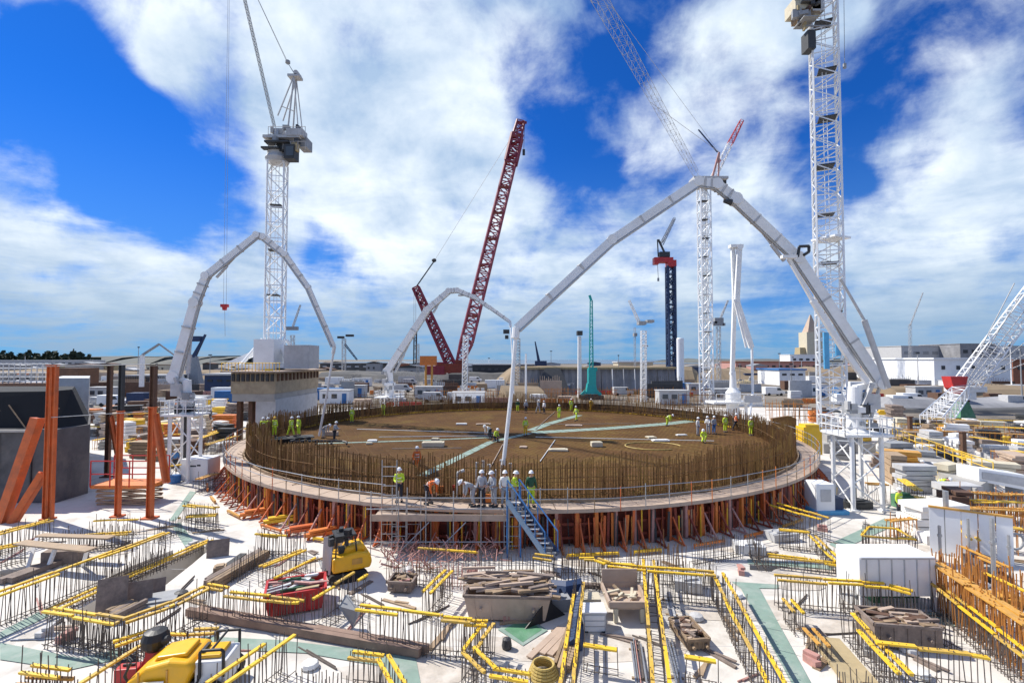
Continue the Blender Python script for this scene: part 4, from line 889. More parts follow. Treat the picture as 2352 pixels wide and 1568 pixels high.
# ------------------------------------------------------------------ rows of starter bars with yellow caps
barmesh = {}
def bar_me(h, key):
    k = (round(h,1), key)
    if k not in barmesh:
        mb = MB().tube((0,0,0), (0,0,h), .013 if key != 'rust_or' else .02, 5)
        me = bpy.data.meshes.new('bar'); me.from_pydata(mb.v, [], mb.f); me.materials.append(MATS[key]); barmesh[k] = me
    return barmesh[k]
rr = random.Random(5)
def row(label, pts, h=1.1, cap='yellow', sp=.14, gap=.28, double=True, bm='rebar', z0=0, capw=.1, extra=.06, nocap=0.0, low=True):
    P = [G(x, y, z0+h) for x, y in pts]; r0 = P[0].lerp(P[-1], .5)
    o = thing('starter_bar_row', label, 'rebar', (r0.x, r0.y, z0)); og = ORG[o.name]; nb = 0
    for a, b in zip(P, P[1:]):
        L_ = (b-a).length; d_ = (b-a).normalized(); s_ = Vec((-d_.y, d_.x, 0)) * gap/2
        for sg in ((-1,1) if double else (0,)):
            n = max(2, int(L_/sp))
            for i in range(n+1):
                if nb >= 100 or rr.random() < .05: continue
                q = a + (b-a)*(i/n) + s_*sg + Vec((rr.uniform(-.02,.02), rr.uniform(-.02,.02), 0)); hh = h + extra*rr.random()*2
                if rr.random() < .04: hh += rr.uniform(.2,.6)
                c = bpy.data.objects.new('bar', bar_me(hh, bm)); C.objects.link(c); c.parent = o; c.location = (q.x-og.x, q.y-og.y, 0); c.rotation_euler = (rr.uniform(-.06,.06), rr.uniform(-.06,.06), 0); nb += 1
            t_ = 0
            while t_ < L_-.05:
                l = min(L_-t_, rr.uniform(.9,2.2))
                if rr.random() >= nocap + .05:
                    j = rr.uniform(-.03,.03); q0 = a+d_*t_+s_*sg+Vec((0,0,j)); q1 = a+d_*(t_+l-.04)+s_*sg+Vec((0,0,j+rr.uniform(-.03,.03)))
                    MB().bar(q0, q1, capw, .05).bar(q0+Vec((0,0,-.035)), q1+Vec((0,0,-.035)), capw*.55, .03).build('cap_strip', (cap if rr.random() < .72 else {'yellow':'yellow_worn'}.get(cap, cap)), o)
                t_ += l
        if low:
            mb = MB()
            for z in (.12,): mb.tube(a+s_+Vec((0,0,-h+z)), b+s_+Vec((0,0,-h+z)), .014, 4).tube(a-s_+Vec((0,0,-h+z)), b-s_+Vec((0,0,-h+z)), .014, 4)
            n = int(L_/.35)
            for i in range(n): q = a+d_*(i*.35+.1)+Vec((0,0,-h+.1)); mb.tube(q-s_*1.2, q+s_*1.2+Vec((0,0,rr.uniform(-.05,.08))), .014, 4)
            mb.build('link_bars', 'rebar', o)
    return o
rows = [
 ('short capped bar row at the left edge below the raking orange braces', [(-30,1232),(120,1192)], 1.0, {}),
 ('longest double row of capped bars running in from the left edge', [(-40,1376),(385,1222)], 1.15, {}),
 ('low yellow edge strip along the long trench at left', [(112,1402),(270,1332),(485,1238)], .3, dict(nocap=0)),
 ('capped bar row along the near side of the trench enclosure at left', [(110,1400),(285,1426),(400,1385),(478,1346)], 1.1, {}),
 ('stub row hooked around the corner of the trench enclosure', [(470,1344),(520,1352)], .9, {}),
 ('capped bar row running down to the bottom edge left of the yellow dumper', [(150,1590),(335,1472)], 1.0, dict(double=False)),
 ('capped bar row behind the yellow dumper', [(262,1478),(355,1446),(440,1450),(500,1447)], .7, {}),
 ('small capped bar row in the bottom left corner', [(60,1534),(150,1546)], .7, {}),
 ('tiny amber capped stub at the bottom edge, far left', [(48,1562),(160,1566)], .5, dict(cap='amber')),
 ('close pair of capped bar rows right of the yellow dumper', [(490,1575),(665,1452)], 1.15, dict(gap=.45)),
 ('capped bar row crossing in front of the red skip', [(522,1362),(695,1381)], .95, {}),
 ('capped bar row between the red skip and the long beams', [(630,1328),(726,1280)], .85, dict(double=False)),
 ('close pair of capped rows between the red skip and the grey sheet', [(735,1376),(830,1316)], 1.0, dict(gap=.6)),
 ('capped bar row right of the leaning grey sheet', [(822,1392),(1016,1419),(1085,1424)], 1.15, {}),
 ('yellow corner row folding down left of the green diamond', [(1068,1428),(1122,1430),(1075,1492),(1128,1542),(1220,1556)], .95, dict(gap=.35)),
 ('short capped bar row left of the big timber skip', [(980,1358),(1032,1306)], 1.0, {}),
 ('capped bar row at the foot of the ring left of the blue stair', [(960,1258),(1100,1269)], 1.0, dict(double=False)),
 ('uncapped bar row behind the big timber skip', [(1105,1275),(1225,1280)], .95, dict(nocap=1)),
 ('long stepped capped row crossing behind the grey cabinet', [(1226,1276),(1271,1282),(1368,1283),(1397,1295),(1486,1306),(1645,1317)], 1.15, {}),
 ('capped row running straight to the camera beside the grey cabinet', [(1331,1334),(1300,1580)], .9, dict(double=True, gap=.3)),
 ('tall capped row running to the camera right of the timber trestle', [(1489,1285),(1520,1580)], 1.05, dict(gap=.4)),
 ('long capped row slanting down beside the green walkway strip', [(1647,1313),(1790,1580)], 1.0, dict(gap=.4)),
 ('short bright capped row near the bottom under the grey cabinet', [(1340,1480),(1420,1492)], .75, dict(double=False, capw=.16, sp=.3)),
 ('short capped row at the bottom below the scrap pile', [(1572,1507),(1648,1519)], .75, dict(double=False, capw=.16, sp=.3)),
 ('long capped row in front of the white tank', [(1782,1325),(2040,1345),(2098,1361)], 1.1, dict(gap=.35)),
 ('capped row behind the sunken green strip', [(1764,1274),(1926,1292)], .5, {}),
 ('capped row slanting down to the sunken green strip', [(1866,1230),(1930,1291)], .55, {}),
 ('capped row near the white generator at the right foot of the ring', [(1777,1156),(1897,1190)], 1.1, dict(gap=.6)),
 ('square capped pen of bars left of the grey scaffold posts', [(1979,1229),(2105,1239),(2060,1212),(1995,1208),(1979,1229)], 1.0, dict(double=False)),
 ('short capped stub row beside the green walkway strip', [(1808,1374),(1836,1408)], .75, {}),
 ('short amber stub row lying along the sand coloured mats', [(1857,1444),(1895,1486)], .5, dict(cap='amber')),
 ('capped row slanting down left of the caged scrap pile', [(1946,1405),(2020,1487),(2082,1550)], .85, dict(gap=.3, capw=.13)),
 ('capped row in front of the caged scrap pile', [(2012,1476),(2275,1507)], .95, dict(double=False, capw=.16)),
 ('long capped row slanting to the right edge', [(2146,1338),(2370,1512)], 1.0, dict(gap=.3)),
 ('tall orange capped row of rusty bars slanting to the right edge', [(2146,1290),(2375,1440)], 1.6, dict(cap='amber', bm='rust_or', capw=.22)),
 ('dense rusty row behind the tall orange capped one at right', [(2150,1265),(2375,1370)], 1.5, dict(bm='rust_or', nocap=.8)),
 ('small capped row near the left foot of the ring', [(425,1158),(500,1166)], .9, {}),
 ('low capped row below the left foot of the ring', [(430,1184),(500,1180)], .8, {}),
 ('capped row by the orange cage platform', [(215,1196),(320,1192)], .8, dict(double=False)),
 ('thin uncapped row left of the skewed white trestle', [(140,1225),(300,1205)], .9, dict(nocap=1)),
 ('uncapped bars left of the yellow tracked machine', [(590,1222),(700,1226)], 1.0, dict(nocap=.8)),
 ('capped bars in front of the fallen orange shutters', [(600,1228),(640,1232)], .9, dict(double=False)),
 ('yellow topped row on the right behind the white ramp rail', [(2020,1038),(2228,1107)], 1.1, dict(bm='rust_or', gap=.5)),
 ('yellow topped row above the grey ramp at right', [(2070,995),(2180,1030),(2260,1062)], 1.1, dict(bm='rust_or')),
 ('amber row at the right edge above the white panels', [(2183,1130),(2370,1136)], 1.3, dict(cap='amber', bm='rust_or', capw=.2)),
 ('second amber row at the right edge, below the first', [(2205,1166),(2370,1169)], 1.2, dict(cap='amber', capw=.2, bm='rust_or')),
 ('far capped row left of the ring behind the white container', [(455,1008),(520,984)], 1.2, dict(capw=.2)),
 ('far capped row beside the left boom mast', [(470,1022),(545,1000)], 1.2, dict(capw=.16)),
 ('far yellow row between the orange columns and the left boom', [(290,950),(375,948)], 1.2, dict(capw=.25)),
 ('far yellow row just left of the orange columns', [(205,978),(240,980)], 1.2, dict(capw=.25)),
 ('far yellow row at the right above the ramp', [(2062,972),(2200,974),(2370,984)], 1.6, dict(bm='rust_or', capw=.3, sp=.4)),
 ('second far yellow row at the right, just below the first', [(2062,985),(2370,998)], 1.4, dict(bm='rust_or', capw=.25, sp=.4, cap='amber')),
 ('far capped row under the scaffold stack at right', [(2230,1002),(2370,1022)], 1.2, dict(capw=.2)),
 ('far thin row left of the steel reinforcement ring', [(380,1000),(450,992)], 1.2, dict(capw=.2, nocap=.4)),
 ('uncapped bars before the orange formwork right of the blue stair', [(1290,1262),(1420,1262)], 1.0, dict(nocap=1, bm='rust')),
 ('uncapped bars before the orange formwork, middle right', [(1440,1258),(1570,1252)], 1.0, dict(nocap=1, bm='rust')),
 ('uncapped bars before the orange formwork, far right', [(1590,1245),(1700,1228)], 1.0, dict(nocap=1)),
 ('uncapped bars crossing behind the long slanting capped row', [(1500,1290),(1640,1296)], .9, dict(nocap=1)),
 ('second uncapped row close behind the tall row and trestle', [(1380,1296),(1480,1300)], .7, dict(nocap=.7)),
 ('uncapped bar row along the slab left of the sunken green strip', [(1722,1225),(1750,1262)], .9, dict(nocap=1)),
 ('bars standing around the sunken opening at right', [(1790,1215),(1860,1222)], .9, dict(nocap=.6)),
 ('low bar row behind the trench enclosure sheets', [(250,1310),(380,1262)], .8, dict(nocap=1)),
 ('uncapped bars inside the trench enclosure', [(160,1432),(290,1452)], .6, dict(nocap=1)),
 ('bar row between the timber bundle and the yellow tracked machine', [(600,1300),(700,1262)], .8, dict(nocap=.5)),
 ('uncapped bars left of the red skip', [(540,1292),(600,1256)], .8, dict(nocap=1)),
 ('bars rising along the front scaffold foot', [(890,1290),(1000,1300)], .8, dict(nocap=1, bm='rust')),
 ('bars rising left of the timber skip top', [(1010,1300),(1100,1304)], .8, dict(nocap=1, bm='pink')),
 ('capped row close to the bottom edge under the green band', [(805,1500),(880,1508),(925,1590)], .9, {}),
 ('uncapped bars at the bottom edge between the green bands', [(690,1545),(790,1560)], .7, dict(nocap=1)),
 ('uncapped bars at the bottom edge below the scrap stillage', [(1560,1560),(1660,1572)], .6, dict(nocap=1)),
 ('uncapped bars at the bottom edge right of the green strip', [(1925,1545),(2040,1568)], .6, dict(nocap=1)),
 ('thin uncapped row in front of the slotted tank frame', [(2120,1400),(2200,1440)], .8, dict(nocap=1)),
 ('bars behind the white tank by the pen', [(1985,1260),(2130,1275)], .9, dict(nocap=.7, bm='rust_or')),
 ('bars left of the white tank', [(1930,1345),(1985,1350)], .8, dict(nocap=1)),
 ('rusty row beyond the tall orange capped one', [(2200,1255),(2370,1330)], 1.3, dict(nocap=.5, bm='rust_or', cap='amber')),
 ('bars along the left edge above the trestle', [(-20,1262),(60,1245)], .9, dict(nocap=.6)),
 ('bars behind the skewed trestle', [(170,1232),(300,1222)], .7, dict(nocap=.4)),
 ('bars right of the slim orange column', [(360,1208),(420,1188)], .8, dict(nocap=.5)),
]
for lb, p, h, k in rows: row(lb, p, h, **k)
rr2 = random.Random(77)
MID = [(385,1070,440,1064),(215,1010,262,1003),(395,1040,470,1018),(300,985,360,980),(215,955,300,951),(420,985,480,968),(480,995,530,980),(290,1010,330,1000),(385,960,420,957),(2080,1050,2140,1075),(2190,1045,2260,1060),(2280,1035,2352,1050),(2240,1075,2270,1090),(2070,1100,2110,1125),(2110,1140,2170,1170),(2230,1150,2352,1152),(2040,1195,2100,1190),(2250,1200,2352,1215),(2100,1015,2160,1022),(1990,1110,2040,1112),(2190,1190,2240,1240),(2120,960,2352,966),(560,985,600,975),(455,1100,500,1085)]
for i, (a, b, c, d) in enumerate(MID):
    o = row('x', [(a,b),(c,d)], rr2.uniform(.9,1.3), cap=rr2.choice(['yellow','yellow','amber']), capw=rr2.choice([.14,.2]), bm=rr2.choice(['rebar','rust_or']), sp=.22); pend(o, 'mid distance', 'row of capped bars', 'rebar', 'mid distance bar rows', 'left of the ring' if a < 1000 else 'right of the ring')

# ------------------------------------------------------------------ things lying on the slab
def planks(label, pts, n, w, h, m, name='timber_bundle', cat='timber', z=.0, jit=.03, group=None, lay=1):
    a, b = G(*pts[0]), G(*pts[1]); d_ = (b-a).normalized(); s_ = Vec((-d_.y,d_.x,0)); o = thing(name, label, cat, a, group)
    for k in range(lay):
        for i in range(n):
            q = s_*((i-(n-1)/2)*(w+.02)) + Vec((0,0,z+h/2+.04+k*(h+.01))); e = random.uniform(-.25,.25)
            MB().bar(a+q+d_*e+s_*random.uniform(-jit,jit), b+q+d_*random.uniform(-.25,.25)+s_*random.uniform(-jit,jit), w, h).build('board' if w > h*1.2 else 'beam', m if isinstance(m,str) else random.choice(m), o)
    MB().bar(a.lerp(b,.15)-s_*(n*w/2+.1)+Vec((0,0,.02)), a.lerp(b,.15)+s_*(n*w/2+.1)+Vec((0,0,.02)), .08,.04).bar(a.lerp(b,.85)-s_*(n*w/2+.1)+Vec((0,0,.02)), a.lerp(b,.85)+s_*(n*w/2+.1)+Vec((0,0,.02)), .08,.04).build('bearer', 'timber', o)
    return o
planks('long brown steel beam pair lying across the slab below the grey sheet', [(440,1412),(968,1506)], 2, .2, .24, 'beam_brown', 'steel_beam', 'beam')
planks('bundle of long weathered timbers left of the yellow tracked machine', [(482,1352),(606,1280)], 4, .14, .16, ['timber','oldwood'], lay=2)
planks('dark boards lying left of the timber bundle', [(500,1330),(575,1275)], 3, .3, .05, ['oldwood','dark'])
planks('stack of dark timbers inside the trench enclosure', [(245,1432),(312,1398)], 5, .13, .14, ['oldwood','timber'], lay=2)
planks('brown and grey timbers along the near long row at left', [(0,1345),(150,1290)], 2, .3, .2, 'oldwood')
planks('bundle of golden timbers beside the row running to the camera', [(1290,1545),(1318,1455)], 4, .1, .1, ['ply','timber'], lay=2)
planks('pinkish boards lying left of the golden timbers', [(1240,1510),(1300,1448)], 3, .2, .04, 'pinkply')
planks('red and grey steel bars lying near the bottom right of the trestle', [(1472,1575),(1460,1480)], 5, .05, .05, ['pink','galv','rebar'], 'bar_bundle', 'steel bars')
planks('grey bars lying right of the tall row running to the camera', [(1560,1575),(1535,1470)], 3, .05, .05, 'galv', 'bar_bundle', 'steel bars')
planks('pale strip of boards beside the trestle', [(1545,1420),(1530,1370)], 2, .1, .04, 'lgrey')
planks('dark timbers inside the small opening under the long stepped row', [(1320,1345),(1480,1355)], 2, .12, .1, 'oldwood')
planks('sand coloured padded mats in a line at the lower right', [(1895,1475),(1990,1590)], 2, .45, .12, 'sand', 'padded_mats', 'mats')
planks('brown boards under the mats line', [(1850,1440),(1895,1480)], 2, .3, .05, 'oldwood')
planks('dark steel channel in front of the fallen orange shutters', [(1075,1248),(1160,1255)], 2, .15, .2, 'rustcol','steel_beam','beam')
planks('grey ribbed planks by the white panels at right', [(2010,1296),(2100,1300)], 3, .2, .05, 'lgrey')
def sheet(label, pts, m, th=.03, name='plywood_sheet', cat='sheet'):
    P = pts; n_ = (P[1]-P[0]).cross(P[2]-P[0]).normalized()*th; mb = MB(); mb.hexa([p for p in P]+[p+n_ for p in P]); return solo(mb, name, m, label, cat)
def lean(x, yb, w, h, rz, tilt, m, label, name='plywood_sheet', cat='sheet'):
    p = G(x, yb); dx = Vec((math.cos(rz), math.sin(rz), 0)); up = Vec((-math.sin(rz)*math.sin(tilt), math.cos(rz)*math.sin(tilt), math.cos(tilt)))
    return sheet(label, [p-dx*w/2, p+dx*w/2, p+dx*w/2+up*h, p-dx*w/2+up*h], m, .03, name, cat)
sheet('dark grey steel sheet standing on its corner beside the yellow capped row', [G(812,1440)+Vec((0,0,.02)), V(858-30,1405,16.6), V(812-15,1364,17.2), V(780,1392,17)], 'grey', .04, 'steel_sheet')
lean(255, 1405, .9, 1.15, .5, .25, 'oldwood', 'brown ply sheet leaning on the trench edge, left of two')
lean(315, 1388, .9, .8, .5, .3, 'oldwood', 'brown ply sheet leaning on the trench edge, right of two')
lean(350, 1368, .8, .6, .5, .4, 'oldwood', 'weathered ply sheet leaning further along the trench')
lean(500, 1278, .9, .75, .4, .3, 'oldwood', 'brown ply sheet leaning at the far end of the trench')
o = solo(MB().box(G(370,1378)+Vec((0,0,.12)), (1.1,.9,.06), .4).box(G(362,1386)+Vec((.1,0,.06)), (1.2,1.0,.05), .3), 'steel_sheet', 'grey', 'flat blue grey steel plates lying by the trench', 'sheet')
solo(MB().box(G(505,1315)+Vec((0,0,.15)), (.45,.4,.3), .4).box(G(505,1315)+Vec((0,0,.32)), (.3,.3,.06), .4), 'cardboard_box', 'ply', 'small tan box on the slab beyond the trench', 'box')
# skewed trestle, left
o = thing('formwork_trestle', 'skewed white legged formwork trestle with pale boards on top at left', 'trestle', G(80,1330))
q = G(45,1245,1.0); q2 = G(210,1262,1.0)
MB().bar(q, q2, .5, .06).bar(q+Vec((0,.9,0)), q2+Vec((-.2,1.3,.05)), .4, .06).build('top_boards', 'ply', o)
for (a_, b_) in (((85,1236),(62,1310)), ((130,1250),(108,1310)), ((200,1262),(190,1300))): MB().bar(G(a_[0],a_[1],.95), G(b_[0],b_[1]), .12).build('leg', 'white', o)
MB().bar(G(80,1302), G(215,1290), .4, .08).build('foot_board', 'cream', o); MB().box(G(150,1290)+Vec((0,0,.3)), (1.4,.8,.6), .2).build('crate', 'oldwood', o)
# red skip
def skip(label, x, y, w, d_, h, rz, m, fill, fm, rim=None, flare=1.15, heap=.1):
    p = G(x, y); o = thing('skip', label, 'skip', p); M = Matrix.Rotation(rz, 3, 'Z'); mb = MB()
    c = [Vec((a*w/2, b*d_/2, 0)) for a, b in ((-1,-1),(1,-1),(1,1),(-1,1))]; t_ = .05
    lo = [p + M@Vec((q.x/flare, q.y, .08)) for q in c]; hi = [p + M@Vec((q.x, q.y, h)) for q in c]
    li = [p + M@Vec((q.x/flare*.94, q.y*.92, .12)) for q in c]; hi2 = [p + M@Vec((q.x*.95, q.y*.93, h)) for q in c]
    mb.v = [tuple(q) for q in lo+hi+li+hi2]; mb.f = [(3,2,1,0)] + [(i,(i+1)%4,4+(i+1)%4,4+i) for i in range(4)] + [(4+i,4+(i+1)%4,12+(i+1)%4,12+i) for i in range(4)] + [(12+i,12+(i+1)%4,8+(i+1)%4,8+i) for i in range(4)] + [(8,9,10,11)]
    mb.build('body', m, o)
    mb = MB()
    for i in range(4): mb.bar(hi[i], hi[(i+1)%4], .08, .09)
    mb.build('rim', rim or m, o)
    for k in range(5):
        f_ = (k+.5)/5
        for (i,j) in ((0,1),(2,3)): MB().bar(lo[i].lerp(lo[j],f_), hi[i].lerp(hi[j],f_), .05).build('rib', m, o)
    for s_ in (-1,1): MB().tube(p+M@Vec((s_*w*.3,-d_/2-.02,h*.55)), p+M@Vec((s_*w*.3,-d_/2-.18,h*.55)), .05, 8).build('lifting_lug', m, o)
    for k in range(fill):
        q = p + M@Vec((random.uniform(-.4,.4)*w, random.uniform(-.38,.38)*d_, h*(random.uniform(.75,1.05)+heap*random.random()))); e = M@Vec((random.uniform(.2,.45)*w*random.choice([-1,1]), random.uniform(-.25,.25)*d_, random.uniform(-.05,.12)))
        MB().bar(q-e*.5, q+e*.5, random.uniform(.06,.2), random.uniform(.03,.1)).build('offcut', random.choice(fm), o)
    return o
skip('red steel skip part filled with rubble and bags on the slab', 680, 1390, 2.0, 1.4, .75, .38, 'red', 34, ['sand','lgrey','pink','white','greencloth','timber','grey'])
skip('big beige skip heaped with broken timber offcuts in the foreground', 1168, 1398, 3.0, 1.8, .85, -.05, 'pinkply', 90, ['pinkply','timber','oldwood','pinkply','timber','oldwood'], rim='oldwood', heap=.4)
skip('small weathered crate of scrap wood on the slab before the orange shutters', 925, 1352, .95, .8, .42, -.1, 'oldwood', 16, ['oldwood','timber','pink'], flare=1.02)
skip('wire caged heap of weathered scaffold fittings at lower right', 2062, 1472, 1.9, 1.1, .75, -.15, 'oldwood', 60, ['oldwood','timber','pinkply','rustcol'], flare=1.0)
skip('narrow stillage of scaffold fittings near the bottom right of centre', 1582, 1468, .72, 1.3, .35, .12, 'timber', 44, ['oldwood','timber','pinkply','rustcol'], flare=1.0)
# grey cabinet with timber top
p = G(1366,1452); o = thing('tool_cabinet', 'light grey steel cabinet with open bins behind the trestle row', 'cabinet', p)
MB().box(p+Vec((0,.3,.3)), (.75,.6,.6)).build('body', 'lgrey', o); MB().box(p+Vec((0,.32,.64)), (.8,.68,.05)).build('lid', 'white', o)
mb = MB()
for k in range(3): mb.box(p+Vec((0,-.012,.12+k*.18)), (.65,.02,.14))
mb.build('drawer', 'white', o)
MB().box(p+Vec((0,1.2,.25)), (.7,.5,.5)).build('bin', 'dark', o); MB().box(p+Vec((0,1.25,.55)), (.78,.55,.12)).build('timber_tray', 'cream', o)
for s_ in (-.28,.28): MB().box(p+Vec((s_,.3,-.0+.03)), (.12,.7,.06)).build('foot', 'dark', o)
# timber trestle with tools
p = G(1445,1430); o = thing('work_trestle', 'pale timber work bench tray with wood offcuts on thick legs', 'bench', p)
MB().box(p+Vec((0,.75,.5)), (1.3,1.5,.08)).build('tray_floor', 'pinkply', o)
for (dx, dy, a_, b_) in ((0,0,1.36,.08),(0,1.5,1.36,.08),(-.66,.75,.08,1.5),(.66,.75,.08,1.5)): MB().box(p+Vec((dx,dy,.62)), (a_,b_,.2)).build('tray_side', 'pinkply', o)
MB().box(p+Vec((0,1.5,.9)), (1.3,.05,.6)).build('back_board', 'pinkply', o)
for sx in (-.45,.45):
    for dy in (.02,1.3): MB().box(p+Vec((sx,dy,.26)), (.14,.14,.46)).build('leg', 'cream', o)
for k in range(9): q = p+Vec((random.uniform(-.45,.45), random.uniform(.2,1.0), .6+random.uniform(0,.12))); e = Vec((random.uniform(-.3,.3),random.uniform(-.3,.3),.03)); MB().bar(q-e, q+e, .09,.06).build('offcut', random.choice(['pinkply','timber','cream']), o)
# navy tarpaulin
p = G(1300,1400); mb = MB(); rows_ = [(1262,1338),(1300,1342),(1335,1336),(1334,1372),(1326,1420),(1318,1476)]; prev = None
for i, (x, y) in enumerate(rows_):
    c_ = G(x, y, .3 + .25*(i in (1,2,3))); wv = Vec((.28,.1,0)) if i > 2 else Vec((.05,.4,0))
    cur = [c_-wv-Vec((0,0,.28)), c_-wv*.6+Vec((0,0,.05)), c_+Vec((0,0,.14)), c_+wv*.6+Vec((0,0,.04)), c_+wv-Vec((0,0,.28))]; n = len(mb.v); mb.v += [tuple(q) for q in cur]
    if i: mb.f += [(n-5+j, n-4+j, n+1+j, n+j) for j in range(4)]
    if i in (0, len(rows_)-1): mb.f.append(tuple(n+j for j in range(5)))
solo(mb, 'tarpaulin', 'navy', 'crumpled navy blue tarpaulin bent round the right end of the timber skip', 'tarpaulin')
o = solo(MB().box(G(1286,1398)+Vec((0,0,.22)), (.7,.5,.44), .2).box(G(1286,1398)+Vec((0,0,.46)), (.4,.3,.05), .3), 'battery_crate', 'grey', 'grey crate in the shade between the skip and the navy tarpaulin', 'crate')
solo(MB().side([(-.9,0),(.9,0),(.1,.75)], G(1190,1440)*1.0 if False else G(1252,1428), .6, .03), 'rubber_flap', 'black', 'black triangular flap leaning beside the timber skip', 'flap')
# coil
p = G(1248,1552); mb = MB()
for k in range(5): mb.path([p+Vec(((.42-.03*k)*math.cos(t/18*2*math.pi), (.42-.03*k)*math.sin(t/18*2*math.pi), .06+.07*k)) for t in range(19)], .04, 6)
solo(mb, 'hose_coil', 'hose', 'coil of yellow hose at the bottom edge below the green diamond', 'hose')
solo(MB().lathe(G(1235,1545)+Vec((-.9,1.2,0)), [(.14,0),(.16,.1),(.13,.3),(.05,.34)], 12), 'bucket', 'dark', 'small dark bucket right of the green diamond', 'bucket')
# yellow dumper bottom left
p = G(438,1592); rz = .12; M = Matrix.Rotation(rz,3,'Z'); T = lambda x, y, z: p + M@Vec((x,y,z))
o = thing('site_dumper', 'yellow site dumper with grey engine box and black roll hoop at bottom left', 'dumper', p)
bevel(MB().side([(-1.45,.5),(.1,.5),(.42,1.25),(.3,1.5),(-.35,1.58),(-1.05,1.42),(-1.65,.95)], T(0,0,0), rz, 1.55).build('hopper', 'machine_yellow', o), .16, 4)
bevel(MB().side([(-.95,1.45),(.1,1.55),(.05,1.68),(-.85,1.6)], T(0,0,0), rz, .9).build('hopper_lid', 'machine_yellow', o), .05, 3)
for k_ in (-1.2,-.35): MB().box(T(k_,-.79,.95), (.05,.04,.8), rz).build('hopper_rib', 'amber', o)
MB().path([T(-1.5,-.5,.6), T(-1.75,-.55,1.1), T(-1.6,-.5,1.5)], .04, 8).path([T(.4,-.4,1.2), T(.5,-.6,.8), T(.3,-.7,.5)], .035, 8).build('hydraulic_hose', 'black', o)
bevel(MB().box(T(.85,0,.95), (1.0,1.1,.9), rz).build('engine_cover', 'white', o), .06); bevel(MB().box(T(.75,0,1.47), (.7,.8,.12), rz).build('cover_lid', 'machine_yellow', o), .03)
MB().box(T(.0,0,.5), (2.6,.7,.25), rz).build('chassis', 'dark', o)
MB().path([T(.55,-.62,.9), T(.55,-.62,1.75), T(.62,-.62,1.82), T(1.2,-.62,1.82), T(1.28,-.62,1.75), T(1.28,-.62,.9)], .05, 8).path([T(.55,.62,.9), T(.55,.62,1.8), T(1.28,.62,1.8), T(1.28,.62,.9)], .05, 8).tube(T(.9,-.62,1.82), T(.9,.62,1.82), .04, 8).build('roll_hoop', 'black', o)
MB().box(T(.2,0,1.15), (.45,.5,.12), rz).box(T(.45,0,1.4), (.1,.5,.45), rz).build('seat', 'black', o)
MB().box(T(-.75,-.88,.85), (.7,.03,.4), rz).build('side_sign', 'tape', o)
for (x, y) in ((-.85,-.85),(-.85,.85),(.95,-.8),(.95,.8)):
    o.scale = (.8,.8,.76); w = MB().tube(T(x,y-.16,.42), T(x,y+.16,.42), .42, 20).build('wheel', 'rubber', o); MB().tube(T(x,y-.18,.42), T(x,y+.18,.42), .2, 14).build('rim', 'machine_yellow', w)
p = G(355,1560); o = thing('vibrating_plate', 'black and red engined compactor standing left of the yellow dumper', 'compactor', p)
MB().box(p+Vec((0,0,.1)), (.7,.5,.16), .2, .9).build('base_plate', 'red', o); MB().box(p+Vec((0,0,.55)), (.42,.4,.7), .2, .8).build('frame', 'red', o)
MB().lathe(p+Vec((0,0,.85)), [(.22,0),(.33,.12),(.35,.32),(.28,.5),(.1,.55)], 16).build('engine', 'black', o); MB().tube(p+Vec((.2,-.1,1.1)), p+Vec((.45,-.1,1.2)), .09, 10).build('exhaust', 'dark', o)
MB().path([p+Vec((-.2,0,.7)), p+Vec((-.45,-.1,.2)), p+Vec((-.5,-.1,.0))], .04, 6).build('handle', 'red', o)
p = G(296,1562); o = thing('fuel_box', 'bright red fuel box on the slab left of the compactor', 'box', p); bevel(MB().box(p+Vec((0,0,.22)), (.6,.35,.38), .15).build('box_body', 'red', o), .03); MB().box(p+Vec((0,0,.44)), (.3,.06,.05), .15).build('handle', 'dark', o)
# yellow excavator
p = G(795,1326); rz = .5; M = Matrix.Rotation(rz,3,'Z'); T = lambda x, y, z: p + M@Vec((x,y,z))
o = thing('tracked_dumper', 'yellow tracked machine with black top frame beside the red skip', 'tracked machine', p); o.scale = (.82,.82,.9)
for s_ in (-.55,.55):
    t_ = MB(); t_.side([(-.9,.1),(-.75,0),(.75,0),(.9,.1),(.95,.3),(.8,.45),(-.8,.45),(-.95,.3)], T(0,s_,0), rz, .28); bevel(t_.build('track', 'rubber', o), .03)
bevel(MB().side([(-.75,.5),(1.05,.5),(1.15,.75),(1.05,1.15),(.4,1.3),(-.75,1.15)], T(0,0,0), rz, 1.35).build('upper_body', 'machine_yellow', o), .1, 3)
bevel(MB().side([(-.3,1.12),(.8,1.2),(.7,1.55),(-.2,1.5)], T(.1,.1,0), rz, .95).build('engine_hood', 'machine_yellow', o), .12, 3)
MB().path([T(-.6,-.5,1.1), T(-.55,-.5,2.0), T(.3,-.5,2.05), T(.4,-.5,1.3)], .04, 6).path([T(-.6,.45,1.1), T(-.55,.45,2.0), T(.3,.45,2.05), T(.4,.45,1.3)], .04, 6).build('cab_frame', 'black', o)
MB().box(T(-.12,0,2.05), (1.0,1.1,.07), rz).box(T(-.4,0,1.9),(.35,.8,.3),rz).build('canopy', 'black', o); MB().box(T(-.2,0,1.3), (.4,.5,.25), rz).box(T(.0,0,1.55), (.12,.5,.5), rz).build('seat', 'dark', o)
for k_ in range(8): MB().box(T(random.uniform(-.9,.1), random.uniform(-.5,.5), random.uniform(1.8,2.2)), (random.uniform(.15,.4),random.uniform(.15,.4),random.uniform(.1,.35)), rz+k_).build('hydraulic_part', random.choice(['black','dark','grey']), o)
MB().bar(T(-.85,-.3,.4), T(-.75,-.3,1.9), .12).bar(T(-.85,.3,.4), T(-.75,.3,1.9), .12).build('front_post', 'lgrey', o)
